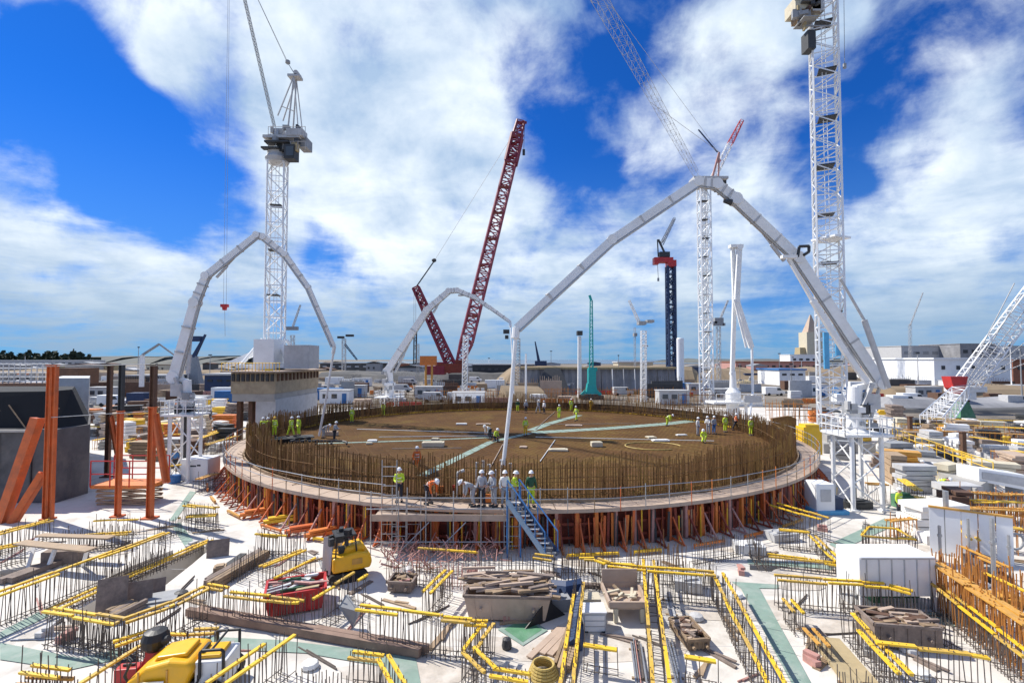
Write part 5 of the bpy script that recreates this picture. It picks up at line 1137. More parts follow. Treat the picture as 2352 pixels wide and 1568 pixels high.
MB().box(T(.4,-.69,.9), (.5,.02,.25), rz).build('side_panel', 'amber', o); MB().tube(T(.7,.2,1.5), T(.7,.2,1.85), .04, 8).build('exhaust', 'dark', o)
for i in range(3): lean(752+i*9, 1318-i*3, .45, 1.5, .1, .15, ['lgrey','oldwood','white'][i], ['pale','brown','white'][i]+' upright board leaning on the left side of the yellow tracked machine', 'board', 'board')
# fallen orange shutters
for i, (x, y, rz) in enumerate([(690,1228,.4),(735,1236,.5),(790,1240,.6),(640,1205,.4),(585,1188,.5)]):
    p = G(x, y); mb = MB().box(p+Vec((0,0,.25)), (1.5,.25,.16), rz, 1).box(p+Vec((.1,.1,.42)), (1.3,.3,.1), rz+.1).bar(p+Vec((-.5,-.3,.02)), p+Vec((-.4,.3,.35)), .1).bar(p+Vec((.5,-.1,.02)), p+Vec((.5,.4,.35)), .1)
    pend(solo(mb, 'formwork_bracket', ['orange','orange_b','orange','yellow','orange_b'][i], '', 'bracket'), 'orange', 'formwork bracket lying', 'bracket', 'loose brackets', 'left of the front scaffold')
# tangle of props and rebar under the scaffold
mb = MB(); rnd = random.Random(8)
for i in range(260):
    x, y = rnd.uniform(872,1150), rnd.uniform(1245,1312)
    if x > 1000 and y > 1290: continue
    p = G(x, y, rnd.uniform(0,.5)); e = Vec((rnd.uniform(-.6,.6), rnd.uniform(-.4,.4), rnd.uniform(-.1,.6))); mb.tube(p, p+e, .022, 4)
mb.build('bar_tangle', 'pink', kind='stuff', label='tangle of pinkish bent bars at the foot of the front scaffold', category='rebar')
for i, (x, y, h) in enumerate([(876,1262,4.2),(900,1268,3.0),(932,1262,2.4),(1158,1268,2.2)]):
    p = G(x, y); mb = MB()
    for dx in (0,.7): 
        mb.tube(p+Vec((dx,0,0)), p+Vec((dx,0,h)), .026, 6)
    k = .3
    while k < h: mb.tube(p+Vec((0,0,k)), p+Vec((.7,0,k)), .02, 5); k += .45
    pend(solo(mb, 'scaffold_ladder', 'galv', '', 'scaffold'), 'galvanised', 'ladder frame', 'scaffold', 'ladder frames', 'below the front platform')
# generator at the right ring foot
p = G(1898,1178); o = thing('generator', 'white generator box on a bright blue base at the right foot of the ring', 'generator', p)
bevel(MB().box(p+Vec((-.2,.3,.95)), (1.1,1.2,1.6)).build('housing', 'white_clean', o), .05); MB().box(p+Vec((.1,.2,.12)), (2.0,1.2,.22)).build('base', 'skyblue', o); MB().box(p+Vec((.65,.2,.55)), (.5,.7,.7)).build('engine', 'navy', o)
MB().box(p+Vec((-.2,-.315,1.1)), (.6,.02,.7)).build('louvre', 'lgrey', o)
p = G(445,1106); o = thing('storage_container', 'white box container with dark lettering near the left foot of the ring', 'container', p)
bevel(MB().box(p+Vec((0,.8,.85)), (2.0,1.6,1.6)).build('body', 'white_clean', o), .04); MB().box(p+Vec((-.1,-.015,1.15)), (.5,.02,.1)).box(p+Vec((.35,-.015,1.2)), (.25,.02,.12)).build('lettering', 'dark', o)
for s_ in (-.8,.8): MB().box(p+Vec((s_,.8,.03)), (.2,1.4,.06)).build('skid', 'dark', o)
solo(MB().lathe(G(400,1108), [(.38,0),(.42,.1),(.42,.45),(.38,.55)], 14), 'barrel', 'blue', 'blue barrel left of the white container with lettering', 'barrel')
# white tank
p = G(2068,1408); o = thing('water_tank', 'large plain white panelled tank standing on a slotted frame at right', 'tank', p)
W_ = 2.75; bevel(MB().box(p+Vec((0,.7,1.25)), (W_,1.3,1.4)).build('body', 'white_clean', o), .05)
for s_ in (-1,1):
    for dy in (.1,1.3): MB().box(p+Vec((s_*(W_/2-.08),dy,.27)), (.14,.14,.54)).build('leg', 'white', o)
for i in range(6): MB().box(p+Vec((-W_/2+.25+i*.45,.04,1.25)), (.035,.03,1.3)).build('panel_seam', 'lgrey', o)
MB().box(p+Vec((0,.04,1.9)), (W_-.1,.04,.06)).build('panel_seam', 'lgrey', o)
mb = MB()
for i in range(16): mb.box(p+Vec((-.6+i*.12,.08,.3)), (.05,.05,.4))
mb.build('grille', 'grey', o); MB().box(p+Vec((0,.7,.06)), (W_,1.3,.08)).build('base_frame', 'lgrey', o); MB().box(p+Vec((.3,.9,.3)),(1.7,.7,.4)).build('pump_unit','green_deep',o)
# white panel wall with poles
a_, b_ = G(2188,1292), G(2400,1330); o = thing('panel_wall', 'white panel wall behind grey scaffold poles at the right edge', 'wall', a_)
n = 5
for i in range(n): q = a_.lerp(b_, (i+.5)/n); q.y += 1.2; MB().box(q+Vec((0,0,1.05)), ((b_-a_).length/n-.04,.06,2.1), math.atan2(b_.y-a_.y, b_.x-a_.x)).build('panel', 'white_clean', o)
q = a_.lerp(b_,.5); MB().bar(a_+Vec((0,1.2,2.14)), b_+Vec((0,1.2,2.14)), .16,.08).build('top_rail', 'amber', o)
for i, (x, y, h, w) in enumerate([(2176,1272,2.9,.11),(2228,1332,2.5,.05),(2285,1392,3.2,.07),(2160,1290,1.6,.06),(2320,1330,1.8,.05)]):
    p = G(x, y); mb = MB().tube(p, p+Vec((0,0,h)), w, 8).tube(p, p+Vec((0,0,.05)), w*2.5, 10).tube(p+Vec((0,0,h*.7)), p+Vec((0,0,h*.7+.1)), w*1.5, 8)
    pend(solo(mb, 'scaffold_pole', 'galv', '', 'pole'), 'grey', 'upright scaffold pole', 'pole', 'scaffold poles at right', 'by the white panel wall')
p = G(2335,1290); mb = MB().path([p+Vec((.35*math.cos(t/12*6.28),0,.9+.35*math.sin(t/12*6.28))) for t in range(13)], .05, 6); solo(mb, 'cable_coil', 'grey', 'ring of grey cable hung on the white panel wall', 'cable')
# sloping white unit and ramp at right
p = G(2315,1150); o = thing('chute', 'white open sided steel chute on a trestle at the right edge', 'chute', p)
MB().side([(-1.6,1.2),(1.8,.55),(1.8,1.5),(-1.6,2.0)], p+Vec((0,1,0)), 0, 1.6).build('hopper', 'white_clean', o); MB().side([(-1.4,1.35),(1.6,.8),(1.6,1.35),(-1.4,1.8)], p+Vec((0,.17,0)), 0, .04).build('side_panel', 'lgrey', o)
for dx in (-1.3,1.5): MB().box(p+Vec((dx,1,.6)), (.14,1.2,1.2)).build('leg', 'white', o)
poly = [G(2018,1020,1.2), G(2050,1006,1.2), G(2282,1096,1.2), G(2240,1122,1.2)]
o = thing('access_ramp', 'straight grey concrete ramp slanting down to the right edge', 'ramp', G(2150,1100)); MB().prism([q[:2] for q in poly], 0, 1.2).build('ramp_body', 'concrete', o)
mb = MB()
for k in range(14): q = poly[1].lerp(poly[2], k/13); mb.tube(q, q+Vec((0,0,1)), .03, 5)
mb.tube(poly[1]+Vec((0,0,1)), poly[2]+Vec((0,0,1)), .03, 5).tube(poly[1]+Vec((0,0,.5)), poly[2]+Vec((0,0,.5)), .03, 5); mb.build('guard_rail', 'yellow', o)
for x, y0_, y1_, lb in ((2091,1012,955,'left one'), (2213,1062,985,'right one')): p = G(x,y0_); solo(MB().box(p+Vec((0,0,1.3)), (.35,.35,2.6)).box(p+Vec((0,0,2.65)), (.5,.5,.1)), 'rusty_post', 'rustcol', 'square rusty post above the grey ramp, ' + lb, 'post')
solo(MB().box(V(1858,1010,44)-Vec((0,0,0)), (1.6,1.2,2.4)).box(V(1858,985,44)+Vec((0,0,.3)), (1.2,1,.3)), 'yellow_enclosure', 'yellow', 'bright yellow sheeted enclosure at the right end of the ring', 'enclosure')
solo(MB().side([(-1.4,0),(1.4,0),(1.4,2.0),(.6,2.3),(-1.4,2.0)], Vec((V(1800,990,58).x,58,.1)), 0, .4), 'shutter_stack', 'rust', 'tall rusty panel behind the right of the cage', 'panel')
for i, (x, y, w, h, m_) in enumerate([(2105,1185,1.2,.8,'lgrey'),(2130,1215,1.6,.6,'grey'),(2075,1165,.9,.9,'green_deep'),(2150,1245,1.4,.5,'white'),(2300,1385,1.2,.35,'amber'),(2250,1300,.9,.5,'oldwood'),(2275,1330,.9,.4,'dark'),(1965,1165,1.6,.5,'dark'),(1580,1352,1.0,.5,'lgrey'),(1720,1268,1.3,.5,'white'),(1795,1238,1.4,.45,'lgrey')]):
    p = G(x,y); mb = MB().box(p+Vec((0,0,h*.45)), (w,.8,h*.8), random.uniform(-.3,.3)).box(p+Vec((0,0,h*.9)), (w*.6,.5,h*.2), .2).box(p+Vec((.1,-.42,h*.4)), (w*.4,.08,h*.4), 0)
    for s_ in (-1,1): mb.box(p+Vec((s_*w*.35,0,.04)), (.12,.8,.08))
    pend(solo(mb, 'equipment_box', m_, '', 'equipment'), {'lgrey':'light grey','green_deep':'green','amber':'amber','oldwood':'brown'}.get(m_, m_), 'equipment box on skids', 'equipment', 'equipment boxes', 'right of the ring')

# ------------------------------------------------------------------ small litter on the slab
rnd = random.Random(21)
def ok(x, y):
    p = G(x, y); return (p - CC).length > 27 and not any(abs((p.to_2d()-sum((q for q in pt), Vec((0,0)))/len(pt)).length) < 1.5 for pt in pits)
for i in range(150):
    x = rnd.uniform(0,2352); y = 1180 + 380*rnd.random()**1.3
    if not ok(x, y): continue
    p = G(x, y); k = rnd.choice(['plank','plank','plank','block','tube','tube','tube','bag']); rz = rnd.uniform(0,3.1)
    if k == 'plank': mb = MB().box(p+Vec((0,0,.03)), (rnd.uniform(.6,1.8),rnd.uniform(.08,.22),.045), rz).box(p+Vec((.1,.05,.07)), (rnd.uniform(.4,1),.1,.03), rz+.2); m_ = rnd.choice(['timber','oldwood','pinkply','ply']); nm, ad = 'loose_plank', 'loose'
    elif k == 'block': mb = MB().box(p+Vec((0,0,.1)), (.45,.22,.2), rz).box(p+Vec((.05,.1,.24)), (.4,.2,.1), rz+.3); m_ = rnd.choice(['lgrey','pink','concrete']); nm, ad = 'concrete_block', 'small'
    elif k == 'tube': d_ = Vec((math.cos(rz),math.sin(rz),0))*rnd.uniform(.4,1.1); mb = MB().tube(p-d_+Vec((0,0,.03)), p+d_+Vec((0,0,.03)), .025, 6).tube(p-d_*.8+Vec((.08,0,.03)), p+d_*.7+Vec((.08,.02,.03)), .025, 6); m_ = rnd.choice(['galv','rebar','pink']); nm, ad = 'loose_tube', 'thin'
    else: mb = MB().lathe(p, [(.2,0),(.26,.06),(.22,.16),(.08,.2)], 9); m_ = rnd.choice(['white','tape','dark','lgrey']); nm, ad = 'rubble_bag', 'slumped'
    pend(solo(mb, nm, m_, '', 'debris'), ad, nm.replace('_',' '), 'debris', 'litter on the slab', ['at the far left','left of the red skip','between the red skip and the timber skip','right of the timber skip','right of the grey cabinet','at the far right'][min(5,int(x/392))])

# ------------------------------------------------------------------ background stores, huts, barriers and vehicles
rnd = random.Random(33)
def corr(mb, c, d_, n=14):
    mb.box(c, d_)
    for i in range(n): mb.box((c[0]-d_[0]/2+(i+.5)*d_[0]/n, c[1]-d_[1]/2-.02, c[2]), (d_[0]/n*.5,.04,d_[2]*.86))
    return mb
def container(p, m, L_=6):
    o = thing('shipping_container', '', 'container', p); corr(MB(), (p.x,p.y,1.35), (L_,2.4,2.5)).build('body', m, o); MB().box((p.x+L_/2+.02,p.y,1.35), (.05,2.2,2.3)).build('door', m, o); return o
def cabin(p, m):
    o = thing('site_cabin', '', 'cabin', p); MB().box((p.x,p.y,1.4), (6,2.8,2.6)).build('wall', m, o); MB().box((p.x,p.y,2.78), (6.3,3.1,.16)).build('roof', 'lgrey', o)
    for s_ in (-1.8,0): MB().box((p.x+s_,p.y-1.42,1.6), (1.1,.05,.9)).build('window', 'glass', o)
    MB().box((p.x+2,p.y-1.42,1.15), (.9,.05,2)).build('door', 'blue', o); return o
def van(p, m):
    o = thing('van', '', 'van', p); bevel(MB().side([(-2.4,.4),(2.4,.4),(2.5,1.1),(1.7,1.3),(1.2,2.1),(-2.4,2.15)], p, 0, 1.9).build('body', m, o), .06); MB().side([(1.15,1.35),(1.6,1.32),(1.2,1.95),(.5,1.95),(.5,1.35)], p+Vec((0,-.96,0)), 0, .03).build('window', 'glass', o)
    for dx in (-1.5,1.5):
        for dy in (-.85,.85): MB().tube(p+Vec((dx,dy-.12,.35)), p+Vec((dx,dy+.12,.35)), .35, 12).build('wheel', 'rubber', o)
    return o
def barrier(p, m):
    mb = MB(); n = 6
    for i in range(n): mb.side([(-.55,0),(.55,0),(.5,.3),(.5,.95),(-.5,.95),(-.5,.3)], p+Vec(((i-n/2)*1.15,0,0)), 0, .3)
    return solo(mb, 'barrier_line', m, '', 'barrier')
def stackp(p, m):
    mb = MB(); k = 0; z = 0; w_ = rnd.uniform(1.4,3.2) if p.y < 70 else rnd.uniform(2.2,4); rz_ = rnd.choice([0,.4,-.5,1.2])
    for i in range(rnd.randint(3,6)): h = rnd.uniform(.15,.5); mb.box((p.x+rnd.uniform(-.15,.15),p.y,z+h/2), (w_*rnd.uniform(.75,1),w_*.45,h*.85), rz_+rnd.uniform(-.1,.1)); z += h
    return solo(mb, 'material_stack', m, '', 'stack')
def heap(p, m):
    mb = MB(); n = 14; mb.v.append((p.x,p.y,1.4))
    for r_, z in ((1.4,1.0),(2.6,.4),(3.4,-.1)):
        for i in range(n): t_ = 6.283*i/n; k = 1+.25*noise.noise(Vec((p.x+math.cos(t_),p.y+math.sin(t_),r_))); mb.v.append((p.x+r_*k*math.cos(t_), p.y+r_*k*math.sin(t_), z*k))
    mb.f = [(0,1+i,1+(i+1)%n) for i in range(n)] + [(1+j*n+i, 1+(j+1)*n+i, 1+(j+1)*n+(i+1)%n, 1+j*n+(i+1)%n) for j in range(2) for i in range(n)]
    return solo(mb, 'spoil_heap', m, '', 'heap')
def frame_tower(p, m):
    mb = MB(); h = rnd.uniform(2.5,5); mb.lattice(p, p+Vec((0,0,h)), 1.8, max(2,int(h/1.2)), .06); mb.box(p+Vec((0,0,h)), (2,2,.1)); return solo(mb, 'scaffold_tower', m, '', 'scaffold')
NAMES = {'blue':'blue','navy':'dark blue','red':'red','orange':'rust orange','white_clean':'white','lgrey':'light grey','green_deep':'green','cream':'cream','orange_b':'orange','tape':'off white','ply':'tan','rustcol':'brown','timber':'timber brown','yellow':'yellow','amber':'amber','grey':'grey','rust_or':'rusty','bank_tan':'tan','bank_grey':'grey','pink':'pink','galv':'galvanised','white':'white','pinkply':'pale timber','sand':'sandy','teal':'teal','skyblue':'light blue','dark':'dark','concrete':'concrete grey','deepred':'dark red'}
placed = []
def free(p, r):
    if any((p-q).length < r+s_ for q, s_ in placed): return False
    if (p-CC).length < 27.5+r: return False
    placed.append((p, r)); return True
for ob in list(C.objects):
    if ob.parent is None and ob.get('category') in ('building','tower crane','concrete pump boom','crawler crane','piling rig','mast','wall','crane','truck'): placed.append((Vec((ob.location.x, ob.location.y, 0)), 3))
SM = [1.0]
def strew(n, xr, yr, kinds):
    c_ = 0
    for i in range(n*4):
        if c_ >= n: break
        x, y = rnd.uniform(*xr), rnd.uniform(*yr); p = G(x, y); k, ms = rnd.choice(kinds); m_ = rnd.choice(ms)
        if not free(p, {'container':3.4,'cabin':3.4,'van':2.6,'barrier':3.6,'stack':2,'heap':3.5,'tower':1.4}[k]*(.62 if yr[0] > 925 else 1)): continue
        c_ += 1; a = NAMES.get(m_, m_)
        if k == 'container': pend(container(p, m_), a, 'shipping container', 'container', 'shipping containers')
        elif k == 'cabin': pend(cabin(p, m_), a, 'site cabin', 'cabin', 'site cabins')
        elif k == 'van': pend(van(p, m_), a, 'parked van', 'van', 'parked vans')
        elif k == 'barrier': pend(barrier(p, m_), a, 'run of plastic barriers', 'barrier', 'barrier runs')
        elif k == 'stack': pend(stackp(p, m_), a, 'stack of building material', 'stack', 'material stacks')
        elif k == 'heap': pend(heap(p, m_), a, 'heap of spoil', 'heap', 'spoil heaps')
        else: pend(frame_tower(p, m_), a, 'scaffold tower', 'scaffold', 'scaffold towers')
K_far = [('container',['blue','navy','red','orange','lgrey','white_clean']),('cabin',['white_clean','white','cream','lgrey']),('van',['white_clean','white_clean','lgrey']),('stack',['ply','lgrey','rustcol','pinkply','white']),('heap',['bank_tan','sand','bank_grey'])]
K_mid = [('stack',['ply','timber','pinkply','lgrey','white','rustcol','orange_b','tape']),('barrier',['orange_b','red','tape','pink']),('van',['white_clean','lgrey']),('cabin',['white_clean','lgrey']),('container',['blue','lgrey','rustcol','white_clean'])]
K_near = [('stack',['ply','timber','pinkply','lgrey','white','rustcol','orange_b','yellow','amber','tape','grey','yellow'])]*5+[('stack',['dark','oldwood','white_clean','cream'])]*4
strew(200, (-20,2370), (849,880), K_far)
strew(150, (-20,2370), (880,935), K_mid)
strew(95, (205,560), (925.5,1060), K_near)
strew(50, (370,560), (1030,1160), K_near)
strew(80, (2060,2380), (985,1110), K_near)
strew(26, (2050,2200), (1110,1230), K_near)
strew(20, (1880,2060), (950,1120), K_near)
for i in range(90):
    x = rnd.uniform(-20,2370); Y = rnd.uniform(230,420); w_ = rnd.uniform(5,16); h_ = rnd.uniform(2.5,6.5); q = V(x,830,Y); m_ = rnd.choice(['lgrey','pink','bank_dark','sand','white','brick','grey','concrete','navy','cream','rustcol'])
    o = thing('far_building', '', 'building', (q.x,Y,0)); MB().box((q.x,Y,h_/2), (w_,6,h_)).build('wall', m_, o); MB().side([(-w_/2-.2,0),(w_/2+.2,0),(w_/2+.2,.3),(0,rnd.uniform(.4,1.4)),(-w_/2-.2,.3)], (q.x,Y,h_), 0, 6.3).build('roof', rnd.choice(['grey','rustcol','lgrey','dark']), o)
    for k_ in range(int(w_/3)): MB().box((q.x-w_/2+1.5+k_*3, Y-3.03, h_*.6), (1.1,.1,h_*.2)).build('window', 'dark', o)
    pend(o, NAMES.get(m_,m_), 'low building on the skyline', 'building', 'low far buildings')
for i in range(24):
    x = rnd.uniform(0,2350); Y = rnd.uniform(90,260); h_ = rnd.uniform(6,13); q = V(x,880,Y)
    if (Vec((q.x,Y,0))-CC).length < 30: continue
    o = thing('lighting_mast', '', 'mast', (q.x,Y,0)); MB().tube((q.x,Y,0), (q.x,Y,h_), .16, 6, .09).build('pole', rnd.choice(['lgrey','grey','white']), o); MB().box((q.x,Y,h_), (rnd.uniform(.4,1.4),.3,.35)).build('lamp_head', rnd.choice(['dark','grey']), o); MB().box((q.x,Y,.3),(1.2,1.2,.6)).build('base', 'concrete', o)
    pend(o, 'thin', 'lighting mast', 'mast', 'lighting masts')
for i in range(70):
    x = rnd.uniform(0,2350); p = G(x, rnd.uniform(868,915)); w_ = rnd.uniform(3,9); h_ = rnd.uniform(1.5,4)
    if (p-CC).length < 32: continue
    m_ = rnd.choice(['concrete','lgrey','ply','bank_dark','pinkply','rustcol','dark']); mb = MB().box(p+Vec((0,0,h_/2)), (w_,.5,h_), rnd.uniform(-.3,.3))
    for k_ in range(int(w_*2)): mb.tube(p+Vec((-w_/2+k_*.5,0,h_)), p+Vec((-w_/2+k_*.5,0,h_+rnd.uniform(.5,1.3))), .05, 4)
    pend(solo(mb, 'part_built_wall', m_, '', 'wall'), NAMES.get(m_,m_), 'part built wall with bars on top', 'wall', 'part built walls')
# barrier lines behind the ring, seen as a band of orange and white
for (x0, x1, y, m_) in ((730,860,905,'orange_b'),(940,1100,893,'orange_b'),(1000,1160,899,'tape'),(1320,1440,906,'red'),(1600,1680,900,'orange_b'),(2060,2200,898,'orange_b'),(2230,2370,906,'red'),(2120,2350,912,'tape')):
    a_, b_ = G(x0,y), G(x1,y); n = int((b_-a_).length/1.3); mb = MB()
    for i in range(n):
        if rnd.random() < .85: mb.side([(-.6,0),(.6,0),(.5,.3),(.5,1.0),(-.5,1.0),(-.5,.3)], a_.lerp(b_,(i+.5)/n), rnd.uniform(-.1,.1), .35)
    pend(solo(mb, 'barrier_line', m_, '', 'barrier'), NAMES[m_], 'long line of plastic barriers', 'barrier', 'barrier runs')
# rusty bars and shutters standing beyond the ring
for i, (x0, x1, y, h, m_) in enumerate([(1000,1150,940,2.0,'rust_or'),(1240,1420,938,2.2,'rust_or'),(1440,1640,945,2.6,'rust_or'),(1560,1700,962,2.6,'rust'),(1760,1860,985,2.4,'rust_or'),(820,960,950,1.9,'rust'),(700,800,975,1.8,'rust'),(1800,1880,1000,2.2,'rust')]):
    a_, b_ = G(x0,y-22), G(x1,y-22); a_.y = max(a_.y, 75) if 900 < x0 < 1500 else a_.y; mb = MB(); n = int((b_-a_).length/.3)
    for k in range(n): q = a_.lerp(b_, k/n)+Vec((rnd.uniform(-.1,.1),rnd.uniform(-.6,.6),0)); mb.tube(q, q+Vec((rnd.uniform(-.1,.1),0,h+rnd.uniform(-.5,.7))), .035, 4)
    mb.bar(a_+Vec((0,0,h*.6)), b_+Vec((0,0,h*.6)), .08).bar(a_+Vec((0,0,h)), b_+Vec((0,0,h*.95)), .1)
    o = mb.build('starter_bar_thicket', m_, kind='stuff'); o['category'] = 'rebar'; o['label'] = 'thicket of rusty starter bars behind the ring, ' + ['left of the big hose','by the teal rig','before the dark blue crane','under the folded boom','beside the yellow enclosure','behind the smaller boom','beyond the workers at left','at the right end of the ring'][i]

# ------------------------------------------------------------------ people
def skin_mesh(name, verts, edges, rad, root=0, lv=1):
    me = bpy.data.meshes.new(name+'_s'); me.from_pydata([tuple(v) for v in verts], edges, []); ob = bpy.data.objects.new(name+'_s', me); C.objects.link(ob)
    sk_ = ob.modifiers.new('skin','SKIN'); sk_.use_smooth_shade = True
    for i, v in enumerate(me.skin_vertices[0].data): v.radius = rad[i] if isinstance(rad[i], tuple) else (rad[i], rad[i]); v.use_root = (i == root)
    sb = ob.modifiers.new('sub','SUBSURF'); sb.levels = lv; sb.render_levels = lv
    dg = bpy.context.evaluated_depsgraph_get(); dg.update(); out = bpy.data.meshes.new_from_object(ob.evaluated_get(dg)); out.name = name
    bpy.data.objects.remove(ob); bpy.data.meshes.remove(me)
    out.polygons.foreach_set('use_smooth', [True]*len(out.polygons)); return out
def rot(v, piv, ang):                                  # forward lean about the x axis (person faces -Y)
    v = Vec(v); d_ = v - Vec(piv); c_, s_ = math.cos(ang), math.sin(ang); return Vec(piv) + Vec((d_.x, d_.y*c_ - d_.z*s_, d_.y*s_ + d_.z*c_))
def figure(pose):
    lean_ = {'stand':.05,'walk':.1,'bend':1.15,'hold':.2,'kneel':.5}[pose]
    hip = .95 if pose != 'kneel' else .5
    pel = Vec((0,0,hip)); U = lambda x, y, z: rot((x,y,hip+z), pel, lean_)
    waist, chest, nb_, nt_ = U(0,0,.16), U(0,.01,.38), U(0,.01,.52), U(0,-.01,.60)
    head, crown, nose = U(0,-.02,.69), U(0,-.01,.78), U(0,-.115,.67)
    v = [pel, waist, chest, nb_, nt_, head, crown, nose]; r = [(.14,.11),(.135,.10),(.16,.11),(.075,.07),(.055,.055),(.078,.095),(.062,.075),.014]
    e = [(0,1),(1,2),(2,3),(3,4),(4,5),(5,6),(5,7)]
    def add(p, rad, par): v.append(Vec(p)); r.append(rad); e.append((par, len(v)-1)); return len(v)-1
    legs, arms = [], []
    for s_ in (-1,1):
        if pose == 'walk': kn, an, to = (s_*.1, -.18*s_, .5), (s_*.11, .02-.3*s_, .09), (s_*.12,-.16-.3*s_,.04)
        elif pose == 'kneel': kn, an, to = (s_*.13, -.28, .12 if s_ < 0 else .45), (s_*.13, .12 if s_ < 0 else -.25, .08), (s_*.13, .25 if s_ < 0 else -.42, .04)
        elif pose == 'bend': kn, an, to = (s_*.13,-.08,.5), (s_*.14,.03,.09), (s_*.15,-.14,.04)
        else: kn, an, to = (s_*.11,-.01,.5), (s_*.12,.03,.09), (s_*.14,-.14,.04)
        h_ = add(pel+Vec((s_*.09,0,-.06)), .095, 0); k_ = add(kn, .062, h_); a_ = add(an, .042, k_); t_ = add(to, (.04,.03), a_); legs.append((v[h_], v[k_], v[a_], v[t_]))
        sh = add(U(s_*.18,.01,.46), .06, 2)
        if pose in ('hold','kneel'): el, wr = U(s_*.24,-.10,.22), U(s_*.14,-.36,.20)
        elif pose == 'bend': el, wr = U(s_*.22,-.22,.36)+Vec((0,0,-.05)), U(s_*.16,-.46,.30)+Vec((0,0,-.05))
        elif pose == 'walk': el, wr = U(s_*.23,.10*s_+.02,.2), U(s_*.23,.12*s_-.14,.0)
        else: el, wr = U(s_*.24,.03,.2), U(s_*.25,-.08,-.04)
        el_ = add(el, .042, sh); wr_ = add(wr, .027, el_); d_ = (wr-el).normalized(); pm = add(wr+d_*.07, (.036,.02), wr_); arms.append((v[sh], el, wr))
        sd_ = d_.cross(Vec((0,1,.2))).normalized()
        for k in range(4):
            ln = (.065,.08,.075,.055)[k]; b_ = v[pm]+sd_*((k-1.5)*.017)+d_*.02; f1 = add(b_, .0085, pm); f2 = add(b_+d_*ln*.6+Vec((0,-.012,0)), .008, f1); add(b_+d_*ln+Vec((0,-.03,-.005)), .007, f2)
        th = add(wr+d_*.04-sd_*.035*s_+Vec((0,-.012,0)), .011, wr_); add(v[th]+d_*.045-sd_*.012*s_, .009, th)
    body = skin_mesh('person', v, e, r)
    # jacket
    V_ = [pel+Vec((0,0,-.02)), waist, chest, nb_]; R_ = [(.17,.14),(.165,.13),(.185,.135),(.1,.09)]; E_ = [(0,1),(1,2),(2,3)]
    for (sh, el, wr) in arms:
        V_.append(sh); R_.append(.078); E_.append((2,len(V_)-1)); V_.append(el); R_.append(.06); E_.append((len(V_)-2,len(V_)-1)); V_.append(wr); R_.append(.045); E_.append((len(V_)-2,len(V_)-1))
    jacket = skin_mesh('jacket', V_, E_, R_)
    V_ = [pel+Vec((0,0,.02))]; R_ = [(.155,.125)]; E_ = []
    for (h_, k_, a_, t_) in legs:
        V_.append(h_); R_.append(.108); E_.append((0,len(V_)-1)); V_.append(k_); R_.append(.078); E_.append((len(V_)-2,len(V_)-1)); V_.append(a_+Vec((0,0,.03))); R_.append(.062); E_.append((len(V_)-2,len(V_)-1))
    trousers = skin_mesh('trousers', V_, E_, R_)
    mb = MB()
    for (h_, k_, a_, t_) in legs: mb.bar(a_+Vec((0,.06,-.04)), t_+Vec((0,-.06,.0)), .11, .1)
    boots = mb
    up = (crown-head).normalized(); hm = MB(); n = 12; c0 = head + up*.035; fx = Vec((1,0,0)); fy = up.cross(fx).normalized()
    for j, (rr_, hh) in enumerate(((.155,0),(.122,.005),(.118,.05),(.085,.105),(.03,.13))):
        for i in range(n): t_ = 6.283*i/n; hm.v.append(tuple(c0+fx*(rr_*.92*math.cos(t_))+fy*(rr_*1.08*math.sin(t_))+up*hh))
    hm.f = [(j*n+i, j*n+(i+1)%n, (j+1)*n+(i+1)%n, (j+1)*n+i) for j in range(4) for i in range(n)] + [tuple(4*n+i for i in range(n))]
    def tm(mb, nm): me = bpy.data.meshes.new(nm); me.from_pydata(mb.v, [], mb.f); return me
    tp = []
    band = MB(); w0, w1 = waist, chest
    for q, rd in ((waist,.178),(chest-(chest-waist)*.25,.186)):
        ax = (chest-waist).normalized(); a1 = Vec((1,0,0)); a2 = ax.cross(a1).normalized(); k = len(band.v)
        for hh in (-.025,.025):
            for i in range(12): t_ = 6.283*i/12; band.v.append(tuple(q+a1*(rd*math.cos(t_))+a2*(rd*.78*math.sin(t_))+ax*hh))
        band.f += [(k+i, k+(i+1)%12, k+12+(i+1)%12, k+12+i) for i in range(12)]
    return dict(body=body, jacket=jacket, trousers=trousers, boots=tm(boots,'boots'), helmet=tm(hm,'helmet'), band=tm(band,'reflective_band'))
FIG = {k: figure(k) for k in ('stand','walk','bend','hold','kneel')}
for k in FIG.values():
    for me in k.values(): me.materials.clear(); me.materials.append(None)
def person(label, p, pose, rz, jm, tm='trouser', hm='white_clean', s=.98, group=None):
    f_ = FIG[pose]
    def lk(nm, me, m_, par):
        o = bpy.data.objects.new(nm, me); C.objects.link(o); o.parent = par; o.material_slots[0].link = 'OBJECT'; o.material_slots[0].material = MATS[m_]; return o
    b_ = lk('person', f_['body'], 'skin', None); b_.location = p; b_.rotation_euler = (0,0,rz); b_.scale = (s,s,s); b_['label'] = label; b_['category'] = 'person'
    if group: b_['group'] = group
    j = lk('jacket', f_['jacket'], jm, b_); lk('trousers', f_['trousers'], tm, b_); lk('boots', f_['boots'], 'dark', b_); lk('helmet', f_['helmet'], hm, b_)
    if jm in ('hivis','hiorange'): lk('reflective_band', f_['band'], 'tape', j)
    return b_
